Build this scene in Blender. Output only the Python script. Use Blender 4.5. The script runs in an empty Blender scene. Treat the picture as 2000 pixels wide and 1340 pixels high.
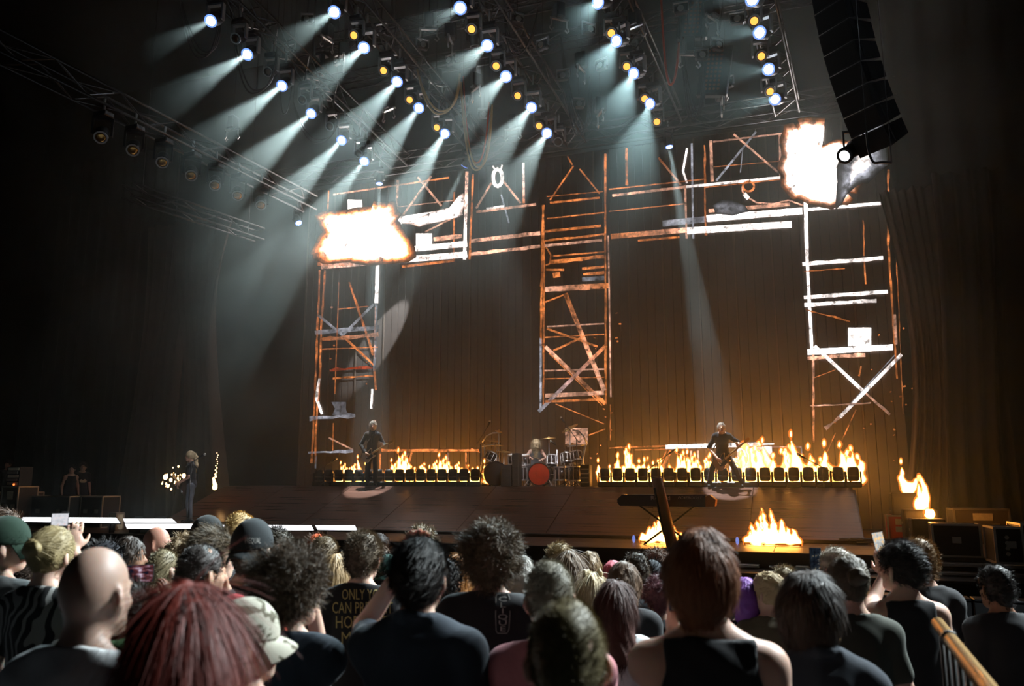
# Concert stage seen from the audience: screen, rig, fire, band and crowd
import bpy, math, random
import numpy as np
from mathutils import Vector, Matrix, Euler, Quaternion

SC = bpy.context.scene
COL = SC.collection
# ---------------------------------------------------------------- camera
YAW, PITCH, HC, FPX = math.radians(19.6), math.radians(9.75), 1.30, 1555.6
cam_d = bpy.data.cameras.new('camera')
cam_d.sensor_width = 36.0
cam_d.lens = 36.0 * FPX / 2000.0
cam_d.clip_end = 200
cam_d.dof.use_dof = True
cam_d.dof.focus_distance = 14.0
cam_d.dof.aperture_fstop = 2.8
cam = bpy.data.objects.new('camera', cam_d)
COL.objects.link(cam)
cam.location = (0, 0, HC)
cam.rotation_euler = (math.pi / 2 + PITCH, 0, YAW)
SC.camera = cam
# ---------------------------------------------------------------- world, exposure
wd = bpy.data.worlds.new('world'); SC.world = wd; wd.use_nodes = True
wd.node_tree.nodes['Background'].inputs[0].default_value = (0.10, 0.12, 0.13, 1)
wd.node_tree.nodes['Background'].inputs[1].default_value = 0.005
SC.view_settings.view_transform = 'Standard'
SC.view_settings.look = 'None'
SC.view_settings.exposure = 0.0
SC.view_settings.gamma = 1.0
SC.view_settings.use_curve_mapping = False
cy = SC.cycles
cy.max_bounces = 5; cy.diffuse_bounces = 2; cy.glossy_bounces = 3; cy.transmission_bounces = 2
cy.volume_bounces = 0; cy.transparent_max_bounces = 10
cy.sample_clamp_indirect = 3.0
cy.sample_clamp_direct = 0.0
cy.use_light_tree = True
cy.caustics_reflective = False; cy.caustics_refractive = False
cy.use_denoising = True
try:
    cy.denoiser = 'OPENIMAGEDENOISE'
    cy.denoising_input_passes = 'RGB_ALBEDO_NORMAL'
    cy.denoising_prefilter = 'ACCURATE'
except Exception:
    pass
# lamp strengths (the lamps themselves are built with their fixtures)
BEAM_W = 9000.0          # each white beam in the haze
FACE_W = 9500.0          # added lamps of the unseen front truss aimed out at the crowd
HAZE = 0.022             # scattering density of the stage haze
# ---------------------------------------------------------------- pixel <-> place
_F = Vector((-math.sin(YAW) * math.cos(PITCH), math.cos(YAW) * math.cos(PITCH), math.sin(PITCH)))
_R = Vector((math.cos(YAW), math.sin(YAW), 0))
_U = _R.cross(_F)
CAM = Vector((0, 0, HC))
def ray(px, py):
    return (_F + _R * ((px - 1000) / FPX) - _U * ((py - 670) / FPX))
def atY(px, py, Y):
    d = ray(px, py); return CAM + d * (Y / d.y)
def atZ(px, py, Z):
    d = ray(px, py); return CAM + d * ((Z - HC) / d.z)
def atD(px, py, D):            # D = depth along the optical axis
    return CAM + ray(px, py) * D
def proj(p):
    v = Vector(p) - CAM
    z = v.dot(_F)
    return (1000 + FPX * v.dot(_R) / z, 670 - FPX * v.dot(_U) / z, z)
# ---------------------------------------------------------------- materials
MATS = {}
def mat(name, col, rough=0.6, metal=0.0, spec=0.5, noise=0.0, nscale=20.0, bump=0.0, sheen=0.0, coat=0.0):
    if name in MATS: return MATS[name]
    m = bpy.data.materials.new(name); m.use_nodes = True
    nt = m.node_tree; b = nt.nodes['Principled BSDF']
    b.inputs['Base Color'].default_value = (*col, 1)
    b.inputs['Roughness'].default_value = rough
    b.inputs['Metallic'].default_value = metal
    b.inputs['Specular IOR Level'].default_value = spec
    if sheen: b.inputs['Sheen Weight'].default_value = sheen
    if coat: b.inputs['Coat Weight'].default_value = coat
    if noise or bump:
        tc = nt.nodes.new('ShaderNodeTexCoord'); n = nt.nodes.new('ShaderNodeTexNoise')
        n.inputs['Scale'].default_value = nscale; n.inputs['Detail'].default_value = 4
        nt.links.new(tc.outputs['Object'], n.inputs['Vector'])
        if noise:
            mx = nt.nodes.new('ShaderNodeMix'); mx.data_type = 'RGBA'
            mx.inputs[6].default_value = (*[max(0, c * (1 - noise)) for c in col], 1)
            mx.inputs[7].default_value = (*[min(1, c * (1 + noise)) for c in col], 1)
            nt.links.new(n.outputs['Fac'], mx.inputs[0])
            nt.links.new(mx.outputs[2], b.inputs['Base Color'])
        if bump:
            bp = nt.nodes.new('ShaderNodeBump'); bp.inputs['Strength'].default_value = bump
            bp.inputs['Distance'].default_value = 0.01
            nt.links.new(n.outputs['Fac'], bp.inputs['Height'])
            nt.links.new(bp.outputs['Normal'], b.inputs['Normal'])
    MATS[name] = m
    return m
def emat(name, col, s, sample='AUTO', alpha=1.0):
    if name in MATS: return MATS[name]
    m = bpy.data.materials.new(name); m.use_nodes = True
    nt = m.node_tree; nt.nodes.remove(nt.nodes['Principled BSDF'])
    out = nt.nodes['Material Output']; e = nt.nodes.new('ShaderNodeEmission')
    e.inputs[0].default_value = (*col, 1); e.inputs[1].default_value = s
    if alpha < 1:
        t = nt.nodes.new('ShaderNodeBsdfTransparent'); mx = nt.nodes.new('ShaderNodeMixShader')
        mx.inputs[0].default_value = alpha
        nt.links.new(t.outputs[0], mx.inputs[1]); nt.links.new(e.outputs[0], mx.inputs[2])
        nt.links.new(mx.outputs[0], out.inputs[0])
    else:
        nt.links.new(e.outputs[0], out.inputs[0])
    try: m.cycles.emission_sampling = sample
    except Exception: pass
    MATS[name] = m
    return m
# ---------------------------------------------------------------- mesh helper
def rotm(rx=0, ry=0, rz=0):
    return Euler((rx, ry, rz)).to_matrix()
class MB:
    def __init__(s): s.v = []; s.f = []; s.c = []
    def add(s, vs, fs):
        o = len(s.v); s.v += [tuple(v) for v in vs]; s.f += [tuple(i + o for i in f) for f in fs]; return s
    def box(s, c, sz, rot=None):
        c = Vector(c); vs = []
        for dz in (-.5, .5):
            for dy in (-.5, .5):
                for dx in (-.5, .5):
                    p = Vector((dx * sz[0], dy * sz[1], dz * sz[2]))
                    if rot is not None: p = rot @ p
                    vs.append(c + p)
        return s.add(vs, [(0, 2, 3, 1), (4, 5, 7, 6), (0, 1, 5, 4), (2, 6, 7, 3), (0, 4, 6, 2), (1, 3, 7, 5)])
    def bbox(s, c, sz, b, rot=None):        # bevelled box
        c = Vector(c); h = [x / 2 for x in sz]; b = min(b, min(h) * .9); vs = []; ids = {}
        for ax in range(3):
            for sx in (-1, 1):
                for sy in (-1, 1):
                    for sz_ in (-1, 1):
                        sg = (sx, sy, sz_)
                        p = [sg[i] * (h[i] if i == ax else h[i] - b) for i in range(3)]
                        p = Vector(p)
                        if rot is not None: p = rot @ p
                        ids[(ax, sg)] = len(vs); vs.append(c + p)
        fs = []
        for ax in range(3):
            o1, o2 = [i for i in range(3) if i != ax]
            for sg in (-1, 1):
                q = []
                for a, bb in ((-1, -1), (1, -1), (1, 1), (-1, 1)):
                    t = [0, 0, 0]; t[ax] = sg; t[o1] = a; t[o2] = bb; q.append(ids[(ax, tuple(t))])
                fs.append(q)
            for a in (-1, 1):
                for bb in (-1, 1):
                    t0 = [0, 0, 0]; t0[o1] = a; t0[o2] = bb; t1 = list(t0); t0[ax] = -1; t1[ax] = 1
                    fs.append([ids[(o1, tuple(t0))], ids[(o1, tuple(t1))], ids[(o2, tuple(t1))], ids[(o2, tuple(t0))]])
        for sx in (-1, 1):
            for sy in (-1, 1):
                for sz_ in (-1, 1):
                    fs.append([ids[(k, (sx, sy, sz_))] for k in range(3)])
        return s.add(vs, fs)
    def tube(s, a, b, r, n=8, r2=None, cap=True):
        a = Vector(a); b = Vector(b); r2 = r if r2 is None else r2
        d = (b - a)
        if d.length < 1e-6: return s
        d.normalize(); u = d.orthogonal().normalized(); w = d.cross(u)
        vs = []
        for P, rr in ((a, r), (b, r2)):
            for i in range(n):
                t = 2 * math.pi * i / n
                vs.append(P + u * (math.cos(t) * rr) + w * (math.sin(t) * rr))
        fs = [(i, (i + 1) % n, n + (i + 1) % n, n + i) for i in range(n)]
        if cap: fs += [tuple(range(n - 1, -1, -1)), tuple(range(n, 2 * n))]
        return s.add(vs, fs)
    def path(s, pts, r, n=6, rs=None):
        pts = [Vector(p) for p in pts]; m = len(pts); vs = []; fs = []
        u = None
        for i, p in enumerate(pts):
            d = (pts[min(i + 1, m - 1)] - pts[max(i - 1, 0)]).normalized()
            if u is None: u = d.orthogonal().normalized()
            else:
                u = (u - d * u.dot(d))
                u = u.normalized() if u.length > 1e-5 else d.orthogonal().normalized()
            w = d.cross(u); rr = rs[i] if rs else r
            for k in range(n):
                t = 2 * math.pi * k / n
                vs.append(p + u * (math.cos(t) * rr) + w * (math.sin(t) * rr))
        for i in range(m - 1):
            for k in range(n):
                fs.append((i * n + k, i * n + (k + 1) % n, (i + 1) * n + (k + 1) % n, (i + 1) * n + k))
        fs += [tuple(range(n - 1, -1, -1)), tuple(range((m - 1) * n, m * n))]
        return s.add(vs, fs)
    def lathe(s, prof, n=16, c=(0, 0, 0), rot=None, ring=False):     # prof: (r, z) list along +z; ring = closed profile
        c = Vector(c); vs = []; fs = []
        for r, z in prof:
            for k in range(n):
                t = 2 * math.pi * k / n
                p = Vector((r * math.cos(t), r * math.sin(t), z))
                if rot is not None: p = rot @ p
                vs.append(c + p)
        m = len(prof)
        for i in range(m if ring else m - 1):
            j = (i + 1) % m
            for k in range(n):
                fs.append((i * n + k, i * n + (k + 1) % n, j * n + (k + 1) % n, j * n + k))
        if not ring: fs += [tuple(range(n - 1, -1, -1)), tuple(range((m - 1) * n, m * n))]
        return s.add(vs, fs)
    def disc(s, c, r, nrm, n=16):
        c = Vector(c); d = Vector(nrm).normalized(); u = d.orthogonal().normalized(); w = d.cross(u)
        return s.add([c + u * (math.cos(2 * math.pi * i / n) * r) + w * (math.sin(2 * math.pi * i / n) * r) for i in range(n)], [tuple(range(n))])
    def ell(s, c, r, rot=None, nu=16, nv=10):
        prof = []
        for j in range(nv + 1):
            a = math.pi * j / nv - math.pi / 2
            prof.append((max(1e-4, math.cos(a)), math.sin(a)))
        M = Matrix.Diagonal(Vector(r))
        M = (rot @ M) if rot is not None else M
        return s.lathe(prof, nu, c, M)
    def prism(s, poly, y0, y1, axis='y'):        # poly in (x,z), extruded along y
        n = len(poly)
        vs = [Vector((x, y0, z)) for x, z in poly] + [Vector((x, y1, z)) for x, z in poly]
        fs = [tuple(range(n)), tuple(range(2 * n - 1, n - 1, -1))] + [(i, n + i, n + (i + 1) % n, (i + 1) % n) for i in range(n)]
        return s.add(vs, fs)
    def build(s, name, m, parent=None, smooth=False, recalc=False):
        me = bpy.data.meshes.new(name)
        me.from_pydata([tuple(v) for v in s.v], [], s.f)
        if m is not None: me.materials.append(m)
        if smooth: me.polygons.foreach_set('use_smooth', [True] * len(me.polygons))
        if recalc:
            import bmesh
            bm = bmesh.new(); bm.from_mesh(me); bmesh.ops.recalc_face_normals(bm, faces=bm.faces); bm.to_mesh(me); bm.free()
        me.update()
        return link(name, me, parent)
def link(name, data, parent=None):
    o = bpy.data.objects.new(name, data); COL.objects.link(o)
    if parent is not None: o.parent = parent
    return o
def empty(name, loc=(0, 0, 0), rot=(0, 0, 0)):
    o = bpy.data.objects.new(name, None); COL.objects.link(o)
    o.location = loc; o.rotation_euler = rot; o.empty_display_size = 0.1
    return o
def tag(o, label=None, cat=None, group=None, kind=None):
    if label: o['label'] = label
    if cat: o['category'] = cat
    if group: o['group'] = group
    if kind: o['kind'] = kind
    return o
def copy_tree(o, parent=None):
    c = o.copy(); COL.objects.link(c); c.parent = parent
    for ch in o.children: copy_tree(ch, c)
    return c
def thing(name, label, cat, loc=(0, 0, 0), rot=(0, 0, 0), group=None):
    return tag(empty(name, loc, rot), label, cat, group)
ORD = ['first', 'second', 'third', 'fourth', 'fifth', 'sixth', 'seventh', 'eighth', 'ninth', 'tenth', 'eleventh', 'twelfth',
       'thirteenth', 'fourteenth', 'fifteenth', 'sixteenth', 'seventeenth', 'eighteenth', 'nineteenth', 'twentieth']
ORD += ['twenty-' + x for x in ORD[:9]] + ['thirtieth'] + ['thirty-' + x for x in ORD[:9]] + ['fortieth'] + ['forty-' + x for x in ORD[:9]]
def text_mesh(name, body, size, m, parent, loc, rot, extrude=0.0, sx=1.0, align='CENTER', shear=0.0):
    cu = bpy.data.curves.new(name, 'FONT'); cu.body = body; cu.size = size; cu.align_x = align; cu.align_y = 'CENTER'
    cu.extrude = extrude; cu.resolution_u = 3; cu.shear = shear
    t = bpy.data.objects.new(name, cu); COL.objects.link(t)
    dg = bpy.context.evaluated_depsgraph_get(); dg.update()
    me = bpy.data.meshes.new_from_object(t.evaluated_get(dg))
    bpy.data.objects.remove(t)
    me.materials.clear(); me.materials.append(m); me.name = name
    o = link(name, me, parent); o.location = loc; o.rotation_euler = rot; o.scale = (sx, 1, 1)
    return o
# ---------------------------------------------------------------- SDF bodies (continuous surfaces)
class SDF:
    def __init__(s): s.p = []
    def cap(s, a, b, ra, rb=None, k=None):
        s.p.append(('c', np.array(a, float), np.array(b, float), ra, ra if rb is None else rb, k)); return s
    def ell(s, c, r, R=None, k=None):
        s.p.append(('e', np.array(c, float), np.array(r, float), np.eye(3) if R is None else np.array(R, float), None, k)); return s
    def cut(s, n, d, k=None, c=None, rad=0):         # keep the side n.p < d
        s.p.append(('x', np.array(n, float), d, c, rad, k)); return s
    def sub(s, c, r, R=None):         # carve an ellipsoid
        s.p.append(('s', np.array(c, float), np.array(r, float), np.eye(3) if R is None else np.array(R, float), None, None)); return s
    def bounds(s):
        lo = np.full(3, 1e9); hi = -lo
        for p in s.p:
            if p[0] == 'c':
                m = max(p[3], p[4]); pts = [p[1] - m, p[1] + m, p[2] - m, p[2] + m]
            elif p[0] == 'e':
                m = p[2].max(); pts = [p[1] - m, p[1] + m]
            else: continue
            for q in pts: lo = np.minimum(lo, q); hi = np.maximum(hi, q)
        return lo, hi
    def mesh(s, h, k=0.03, noise=0.0, nfreq=14.0, seed=0):
        lo, hi = s.bounds(); lo = lo - 3 * h - noise; hi = hi + 3 * h + noise
        n = np.ceil((hi - lo) / h).astype(int) + 1
        V = np.full(n, 0.5, np.float32)
        ax = [lo[i] + h * np.arange(n[i]) for i in range(3)]
        for p in s.p:
            kk = k if p[5] is None else p[5]
            if p[0] == 'c':
                m = max(p[3], p[4]) + kk + 3 * h; bl = np.minimum(p[1], p[2]) - m; bh = np.maximum(p[1], p[2]) + m
            elif p[0] == 'e' or p[0] == 's':
                m = p[2].max() + kk + 3 * h; bl = p[1] - m; bh = p[1] + m
            else: bl, bh = lo, hi
            i0 = np.clip(np.floor((bl - lo) / h).astype(int), 0, n); i1 = np.clip(np.ceil((bh - lo) / h).astype(int) + 1, 0, n)
            if (i1 <= i0).any(): continue
            sl = tuple(slice(i0[i], i1[i]) for i in range(3))
            X = ax[0][sl[0]][:, None, None]; Y = ax[1][sl[1]][None, :, None]; Z = ax[2][sl[2]][None, None, :]
            cur = V[sl]
            if p[0] == 'c':
                a, b = p[1], p[2]; d = b - a; L = max(1e-9, float(d @ d))
                t = np.clip(((X - a[0]) * d[0] + (Y - a[1]) * d[1] + (Z - a[2]) * d[2]) / L, 0, 1)
                q = np.sqrt((X - a[0] - t * d[0]) ** 2 + (Y - a[1] - t * d[1]) ** 2 + (Z - a[2] - t * d[2]) ** 2) - (p[3] + (p[4] - p[3]) * t)
            elif p[0] in 'es':
                R = p[3]; x, y, z = X - p[1][0], Y - p[1][1], Z - p[1][2]
                l = [R[0][i] * x + R[1][i] * y + R[2][i] * z for i in range(3)]
                r = p[2]
                k0 = np.sqrt(sum((l[i] / r[i]) ** 2 for i in range(3))); k1 = np.sqrt(sum((l[i] / r[i] ** 2) ** 2 for i in range(3))) + 1e-9
                q = k0 * (k0 - 1) / k1
            else:
                q = p[1][0] * X + p[1][1] * Y + p[1][2] * Z - p[2]
                q = q + np.zeros_like(cur)
                if p[3] is not None:      # plane acts only near a centre
                    dist = np.sqrt((X - p[3][0]) ** 2 + (Y - p[3][1]) ** 2 + (Z - p[3][2]) ** 2)
                    q = np.where(dist < p[4], q, -1.0)
                V[sl] = np.maximum(cur, q); continue
            if p[0] == 's': V[sl] = np.maximum(cur, -q); continue
            hh = np.clip(kk - np.abs(cur - q), 0, None) / max(kk, 1e-6)
            V[sl] = np.minimum(cur, q) - hh * hh * kk * 0.25
        if noise:
            rs = np.random.RandomState(seed)
            X = ax[0][:, None, None]; Y = ax[1][None, :, None]; Z = ax[2][None, None, :]
            for _ in range(5):
                w = rs.normal(size=3) * nfreq; ph = rs.rand() * 6.28
                V = V + (noise / 2.2) * np.sin(w[0] * X + w[1] * Y + w[2] * Z + ph).astype(np.float32)
        return surfnet(V, lo, h)
def surfnet(V, lo, h):
    S = V < 0
    n = V.shape; c = tuple(x - 1 for x in n)
    def sh(A, o): return A[o[0]:o[0] + c[0], o[1]:o[1] + c[1], o[2]:o[2] + c[2]]
    offs = [(i, j, k) for i in (0, 1) for j in (0, 1) for k in (0, 1)]
    cnt = sum(sh(S, o).astype(np.int8) for o in offs)
    mask = (cnt > 0) & (cnt < 8)
    I = np.argwhere(mask)
    if len(I) == 0: return [], []
    idx = np.full(c, -1, np.int64); idx[mask] = np.arange(len(I))
    acc = np.zeros((len(I), 3)); num = np.zeros(len(I))
    for a in offs:
        for axis in range(3):
            if a[axis]: continue
            b = list(a); b[axis] = 1
            va = V[I[:, 0] + a[0], I[:, 1] + a[1], I[:, 2] + a[2]]; vb = V[I[:, 0] + b[0], I[:, 1] + b[1], I[:, 2] + b[2]]
            cr = (va < 0) != (vb < 0)
            t = np.where(cr, va / np.where(va == vb, 1, va - vb), 0)
            pos = np.array(a, float)[None, :].repeat(len(I), 0); pos[:, axis] += t
            acc[cr] += pos[cr]; num[cr] += 1
    P = lo + h * (I + acc / num[:, None])
    quads = []
    for axis in range(3):
        o1, o2 = [(1, 2), (2, 0), (0, 1)][axis]
        sa = [slice(0, x) for x in n]; sb = [slice(0, x) for x in n]
        sa[axis] = slice(0, n[axis] - 1); sb[axis] = slice(1, n[axis])
        A = S[tuple(sa)]; B = S[tuple(sb)]
        E = np.argwhere(A != B)
        E = E[(E[:, o1] > 0) & (E[:, o1] < n[o1] - 1) & (E[:, o2] > 0) & (E[:, o2] < n[o2] - 1)]
        if len(E) == 0: continue
        ins = A[E[:, 0], E[:, 1], E[:, 2]]
        def cell(d1, d2):
            e = E.copy(); e[:, o1] -= d1; e[:, o2] -= d2
            return idx[e[:, 0], e[:, 1], e[:, 2]]
        q = np.stack([cell(1, 1), cell(0, 1), cell(0, 0), cell(1, 0)], 1)
        q[~ins] = q[~ins][:, ::-1]
        quads.append(q)
    Q = np.concatenate(quads)
    Q = Q[(Q >= 0).all(1)]
    return P, Q
def np_mesh(name, P, Q, m, parent=None, smooth=True):
    me = bpy.data.meshes.new(name)
    P = np.asarray(P, np.float32); Q = np.asarray(Q, np.int32)
    k = Q.shape[1] if len(Q) else 4
    me.vertices.add(len(P)); me.vertices.foreach_set('co', P.ravel())
    me.loops.add(len(Q) * k); me.loops.foreach_set('vertex_index', Q.ravel())
    me.polygons.add(len(Q)); me.polygons.foreach_set('loop_start', np.arange(0, len(Q) * k, k, dtype=np.int32))
    me.polygons.foreach_set('loop_total', np.full(len(Q), k, np.int32))
    if smooth: me.polygons.foreach_set('use_smooth', np.ones(len(Q), bool))
    if m is not None: me.materials.append(m)
    me.update(calc_edges=True); me.validate()
    return link(name, me, parent)
# ================================================================ STRUCTURE
def floor_z(y):                       # raked audience floor, level in the pit
    return HC - 1.70 - 0.093 * min(max(y, -3.0), 9.6)
YF, YRB, YRT, YS, ZR = 15.62, 18.15, 20.9, 23.7, 1.115    # stage front, ramp bottom, ramp top, screen, riser height
XL, XR = -17.0, 1.18                                       # ramp ends
M_black = mat('black_cloth', (0.012, 0.012, 0.012), 0.9, noise=.4, nscale=3)
M_conc = mat('dark_concrete', (0.03, 0.03, 0.032), 0.75, noise=.4, nscale=4, bump=.1)
M_deck = mat('deck_ply', (0.085, 0.050, 0.034), 0.42, noise=.35, nscale=6, bump=.08)
M_blackp = mat('black_paint', (0.015, 0.015, 0.016), 0.45, noise=.3, nscale=12)
M_steel = mat('dark_steel', (0.10, 0.10, 0.10), 0.35, 0.9)
M_alu = mat('aluminium', (0.42, 0.43, 0.43), 0.35, 1.0)
M_rub = mat('black_rubber', (0.012, 0.012, 0.013), 0.55)
def wood_mat(name, c0, c1, rough, scale=(1, 14, 14)):
    m = bpy.data.materials.new(name); m.use_nodes = True; nt = m.node_tree; b = nt.nodes['Principled BSDF']
    tc = nt.nodes.new('ShaderNodeTexCoord'); mp = nt.nodes.new('ShaderNodeMapping'); n = nt.nodes.new('ShaderNodeTexNoise')
    mp.inputs['Scale'].default_value = scale; n.inputs['Scale'].default_value = 1.2; n.inputs['Detail'].default_value = 6
    r = nt.nodes.new('ShaderNodeValToRGB'); r.color_ramp.elements[0].color = (*c0, 1); r.color_ramp.elements[1].color = (*c1, 1)
    r.color_ramp.elements[0].position = .3; r.color_ramp.elements[1].position = .75
    nt.links.new(tc.outputs['Generated'], mp.inputs[0]); nt.links.new(mp.outputs[0], n.inputs[0]); nt.links.new(n.outputs[0], r.inputs[0])
    nt.links.new(r.outputs[0], b.inputs['Base Color']); b.inputs['Roughness'].default_value = rough
    rr = nt.nodes.new('ShaderNodeMapRange'); rr.inputs[3].default_value = rough - .12; rr.inputs[4].default_value = rough + .14
    nt.links.new(n.outputs[0], rr.inputs[0]); nt.links.new(rr.outputs[0], b.inputs['Roughness'])
    MATS[name] = m
    return m
M_ramp = wood_mat('ramp_ply', (0.075, 0.034, 0.022), (0.20, 0.092, 0.060), 0.30)

# audience floor: raked strip plus level pit
m = MB()
ys = [-6, -3, 9.6, YF]
for i in range(3):
    a, b = ys[i], ys[i + 1]; za, zb = floor_z(a), floor_z(b)
    m.add([(-30, a, za), (24, a, za), (24, b, zb), (-30, b, zb), (-30, a, za - .2), (24, a, za - .2), (24, b, zb - .2), (-30, b, zb - .2)],
          [(0, 1, 2, 3), (7, 6, 5, 4), (0, 4, 5, 1), (1, 5, 6, 2), (2, 6, 7, 3), (3, 7, 4, 0)])
tag(m.build('floor', M_conc), kind='structure')
ZP = floor_z(12)
# stage deck slab
tag(MB().box((-9, (YF + 30) / 2 + .02, (ZP - .03) / 2 - .015), (46, 30 - YF, -ZP - .03)).build('floor_stage', M_blackp), kind='structure')
deck = tag(MB().box((-9, YF + .03, -.03), (46, .06, .05)).build('trim_1', M_blackp), kind='structure')
pm = None
nx = 19; w = 46.0 / nx
for j, (y0, y1) in enumerate(((YF + .05, YF + 1.30), (YF + 1.30, YF + 2.55))):
    for i in range(nx):
        x = -32 + w * (i + .5)
        if pm is None:
            o = MB().bbox((0, 0, 0), (w - .012, 1.238, .03), .004).build('deck_board', M_deck, deck); pm = o.data
        else:
            o = link('deck_board', pm, deck)
        o.location = (x, (y0 + y1) / 2, -.014)
# wing boards, right-hand step edges
tag(MB().box((6.6, 20.6, -.012), (10.6, 4.9, .024)).build('floor_wing', M_deck), kind='structure')
M_edge = mat('pale_edge', (0.55, 0.53, 0.5), .5)
for k in range(2):
    zz = -.10 - .13 * k
    tag(MB().bbox((6.1, YF - .10 - .14 * k, zz), (8.6, .3, .05), .01).build('trim_%d' % (k + 2), M_edge), kind='structure')
# black walls of the stage house
tag(MB().box((-9, 27.2, 8), (60, .2, 24)).build('wall_back', M_black), kind='structure')
tag(MB().box((-34, 10, 8), (.2, 36, 24)).build('wall_left', M_black), kind='structure')
tag(MB().box((17, 10, 8), (.2, 36, 24)).build('wall_right', M_black), kind='structure')
tag(MB().box((-8, 10, 19.5), (54, 36, .2)).build('ceiling', M_black), kind='structure')

# ramp with its ply panels
ramp = thing('stage_ramp', 'wide sloping dark brown plywood ramp rising across the stage front', 'ramp')
th = math.atan2(ZR - .06, YRT - YRB)
MB().add([(XL, YRB, 0), (XR, YRB, 0), (XR + .05, YRT, 0), (XL, YRT, 0), (XL, YRB, .045), (XR, YRB, .045), (XR + .05, YRT, ZR - .045), (XL, YRT, ZR - .045)],
         [(0, 3, 2, 1), (4, 5, 6, 7), (0, 1, 5, 4), (1, 2, 6, 5), (2, 3, 7, 6), (3, 0, 4, 7)]).build('ramp_frame', M_deck, ramp)
MB().bbox(((XL + XR) / 2, YRB - .04, .035), (XR - XL + .1, .08, .07), .01).build('kick_board', M_blackp, ramp)
L = math.hypot(ZR - .06, YRT - YRB); npx = 8; pw = (XR - XL) / npx; rows = 2
pm = None
for j in range(rows):
    for i in range(npx):
        if pm is None:
            o = MB().bbox((0, 0, 0), (pw - .014, L / rows - .014, .03), .004).build('ply_panel', M_ramp, ramp); pm = o.data
        else: o = link('ply_panel', pm, ramp)
        t = (j + .5) / rows
        o.location = (XL + pw * (i + .5), YRB + (YRT - YRB) * t, .06 + (ZR - .075) * t)
        o.rotation_euler = (th, 0, 0)
# riser behind the ramp
riser = thing('band_riser', 'long black riser behind the ramp carrying the drums and floor lights', 'riser')
MB().box(((XL + XR) / 2, (YRT + 23.3) / 2, (ZR - .04) / 2), (XR - XL, 23.3 - YRT - .01, ZR - .04)).build('base', M_blackp, riser)
for i in range(npx):
    MB().bbox((XL + pw * (i + .5), (YRT + 23.3) / 2, ZR - .02), (pw - .01, 23.3 - YRT - .01, .04), .004).build('deck_board', M_blackp, riser)
# ---- haze over the stage (real scattering medium)
hz = bpy.data.materials.new('stage_haze'); hz.use_nodes = True; nt = hz.node_tree
nt.nodes.remove(nt.nodes['Principled BSDF']); vs = nt.nodes.new('ShaderNodeVolumeScatter')
vs.inputs['Color'].default_value = (0.80, 0.97, 0.94, 1); vs.inputs['Anisotropy'].default_value = 0.2
tc = nt.nodes.new('ShaderNodeTexCoord'); sp = nt.nodes.new('ShaderNodeSeparateXYZ'); nt.links.new(tc.outputs['Object'], sp.inputs[0])
nz = nt.nodes.new('ShaderNodeTexNoise'); nz.inputs['Scale'].default_value = .33; nz.inputs['Detail'].default_value = 2.0
nt.links.new(tc.outputs['Object'], nz.inputs['Vector'])
def mr(src, a, b, c, d):
    q = nt.nodes.new('ShaderNodeMapRange'); q.interpolation_type = 'SMOOTHSTEP'
    for i, v in enumerate((a, b, c, d)): q.inputs[i + 1].default_value = v
    nt.links.new(src, q.inputs[0]); return q.outputs[0]
def mul(a, b):
    q = nt.nodes.new('ShaderNodeMath'); q.operation = 'MULTIPLY'; nt.links.new(a, q.inputs[0])
    if isinstance(b, float): q.inputs[1].default_value = b
    else: nt.links.new(b, q.inputs[1])
    return q.outputs[0]
# clouds of smoke, thinning towards the audience and the wings
dn = mul(mul(mul(mr(nz.outputs['Fac'], .36, .64, .5, 1.45), mr(sp.outputs['Y'], 11.9, 15.5, 0.0, 1.0)), mr(sp.outputs['X'], -22.0, -14.0, .05, 1.0)), mr(sp.outputs['X'], 1.8, 5.5, 1.0, .04))
nt.links.new(mul(dn, HAZE), vs.inputs['Density'])
nt.links.new(vs.outputs[0], nt.nodes['Material Output'].inputs['Volume'])
hb = MB().box((-9.5, 17.6, 8.2), (46, 11.7, 18.0)).build('stage_haze', hz)
tag(hb, 'thin pale smoke haze hanging over the whole stage', 'haze', kind='stuff')
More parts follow.
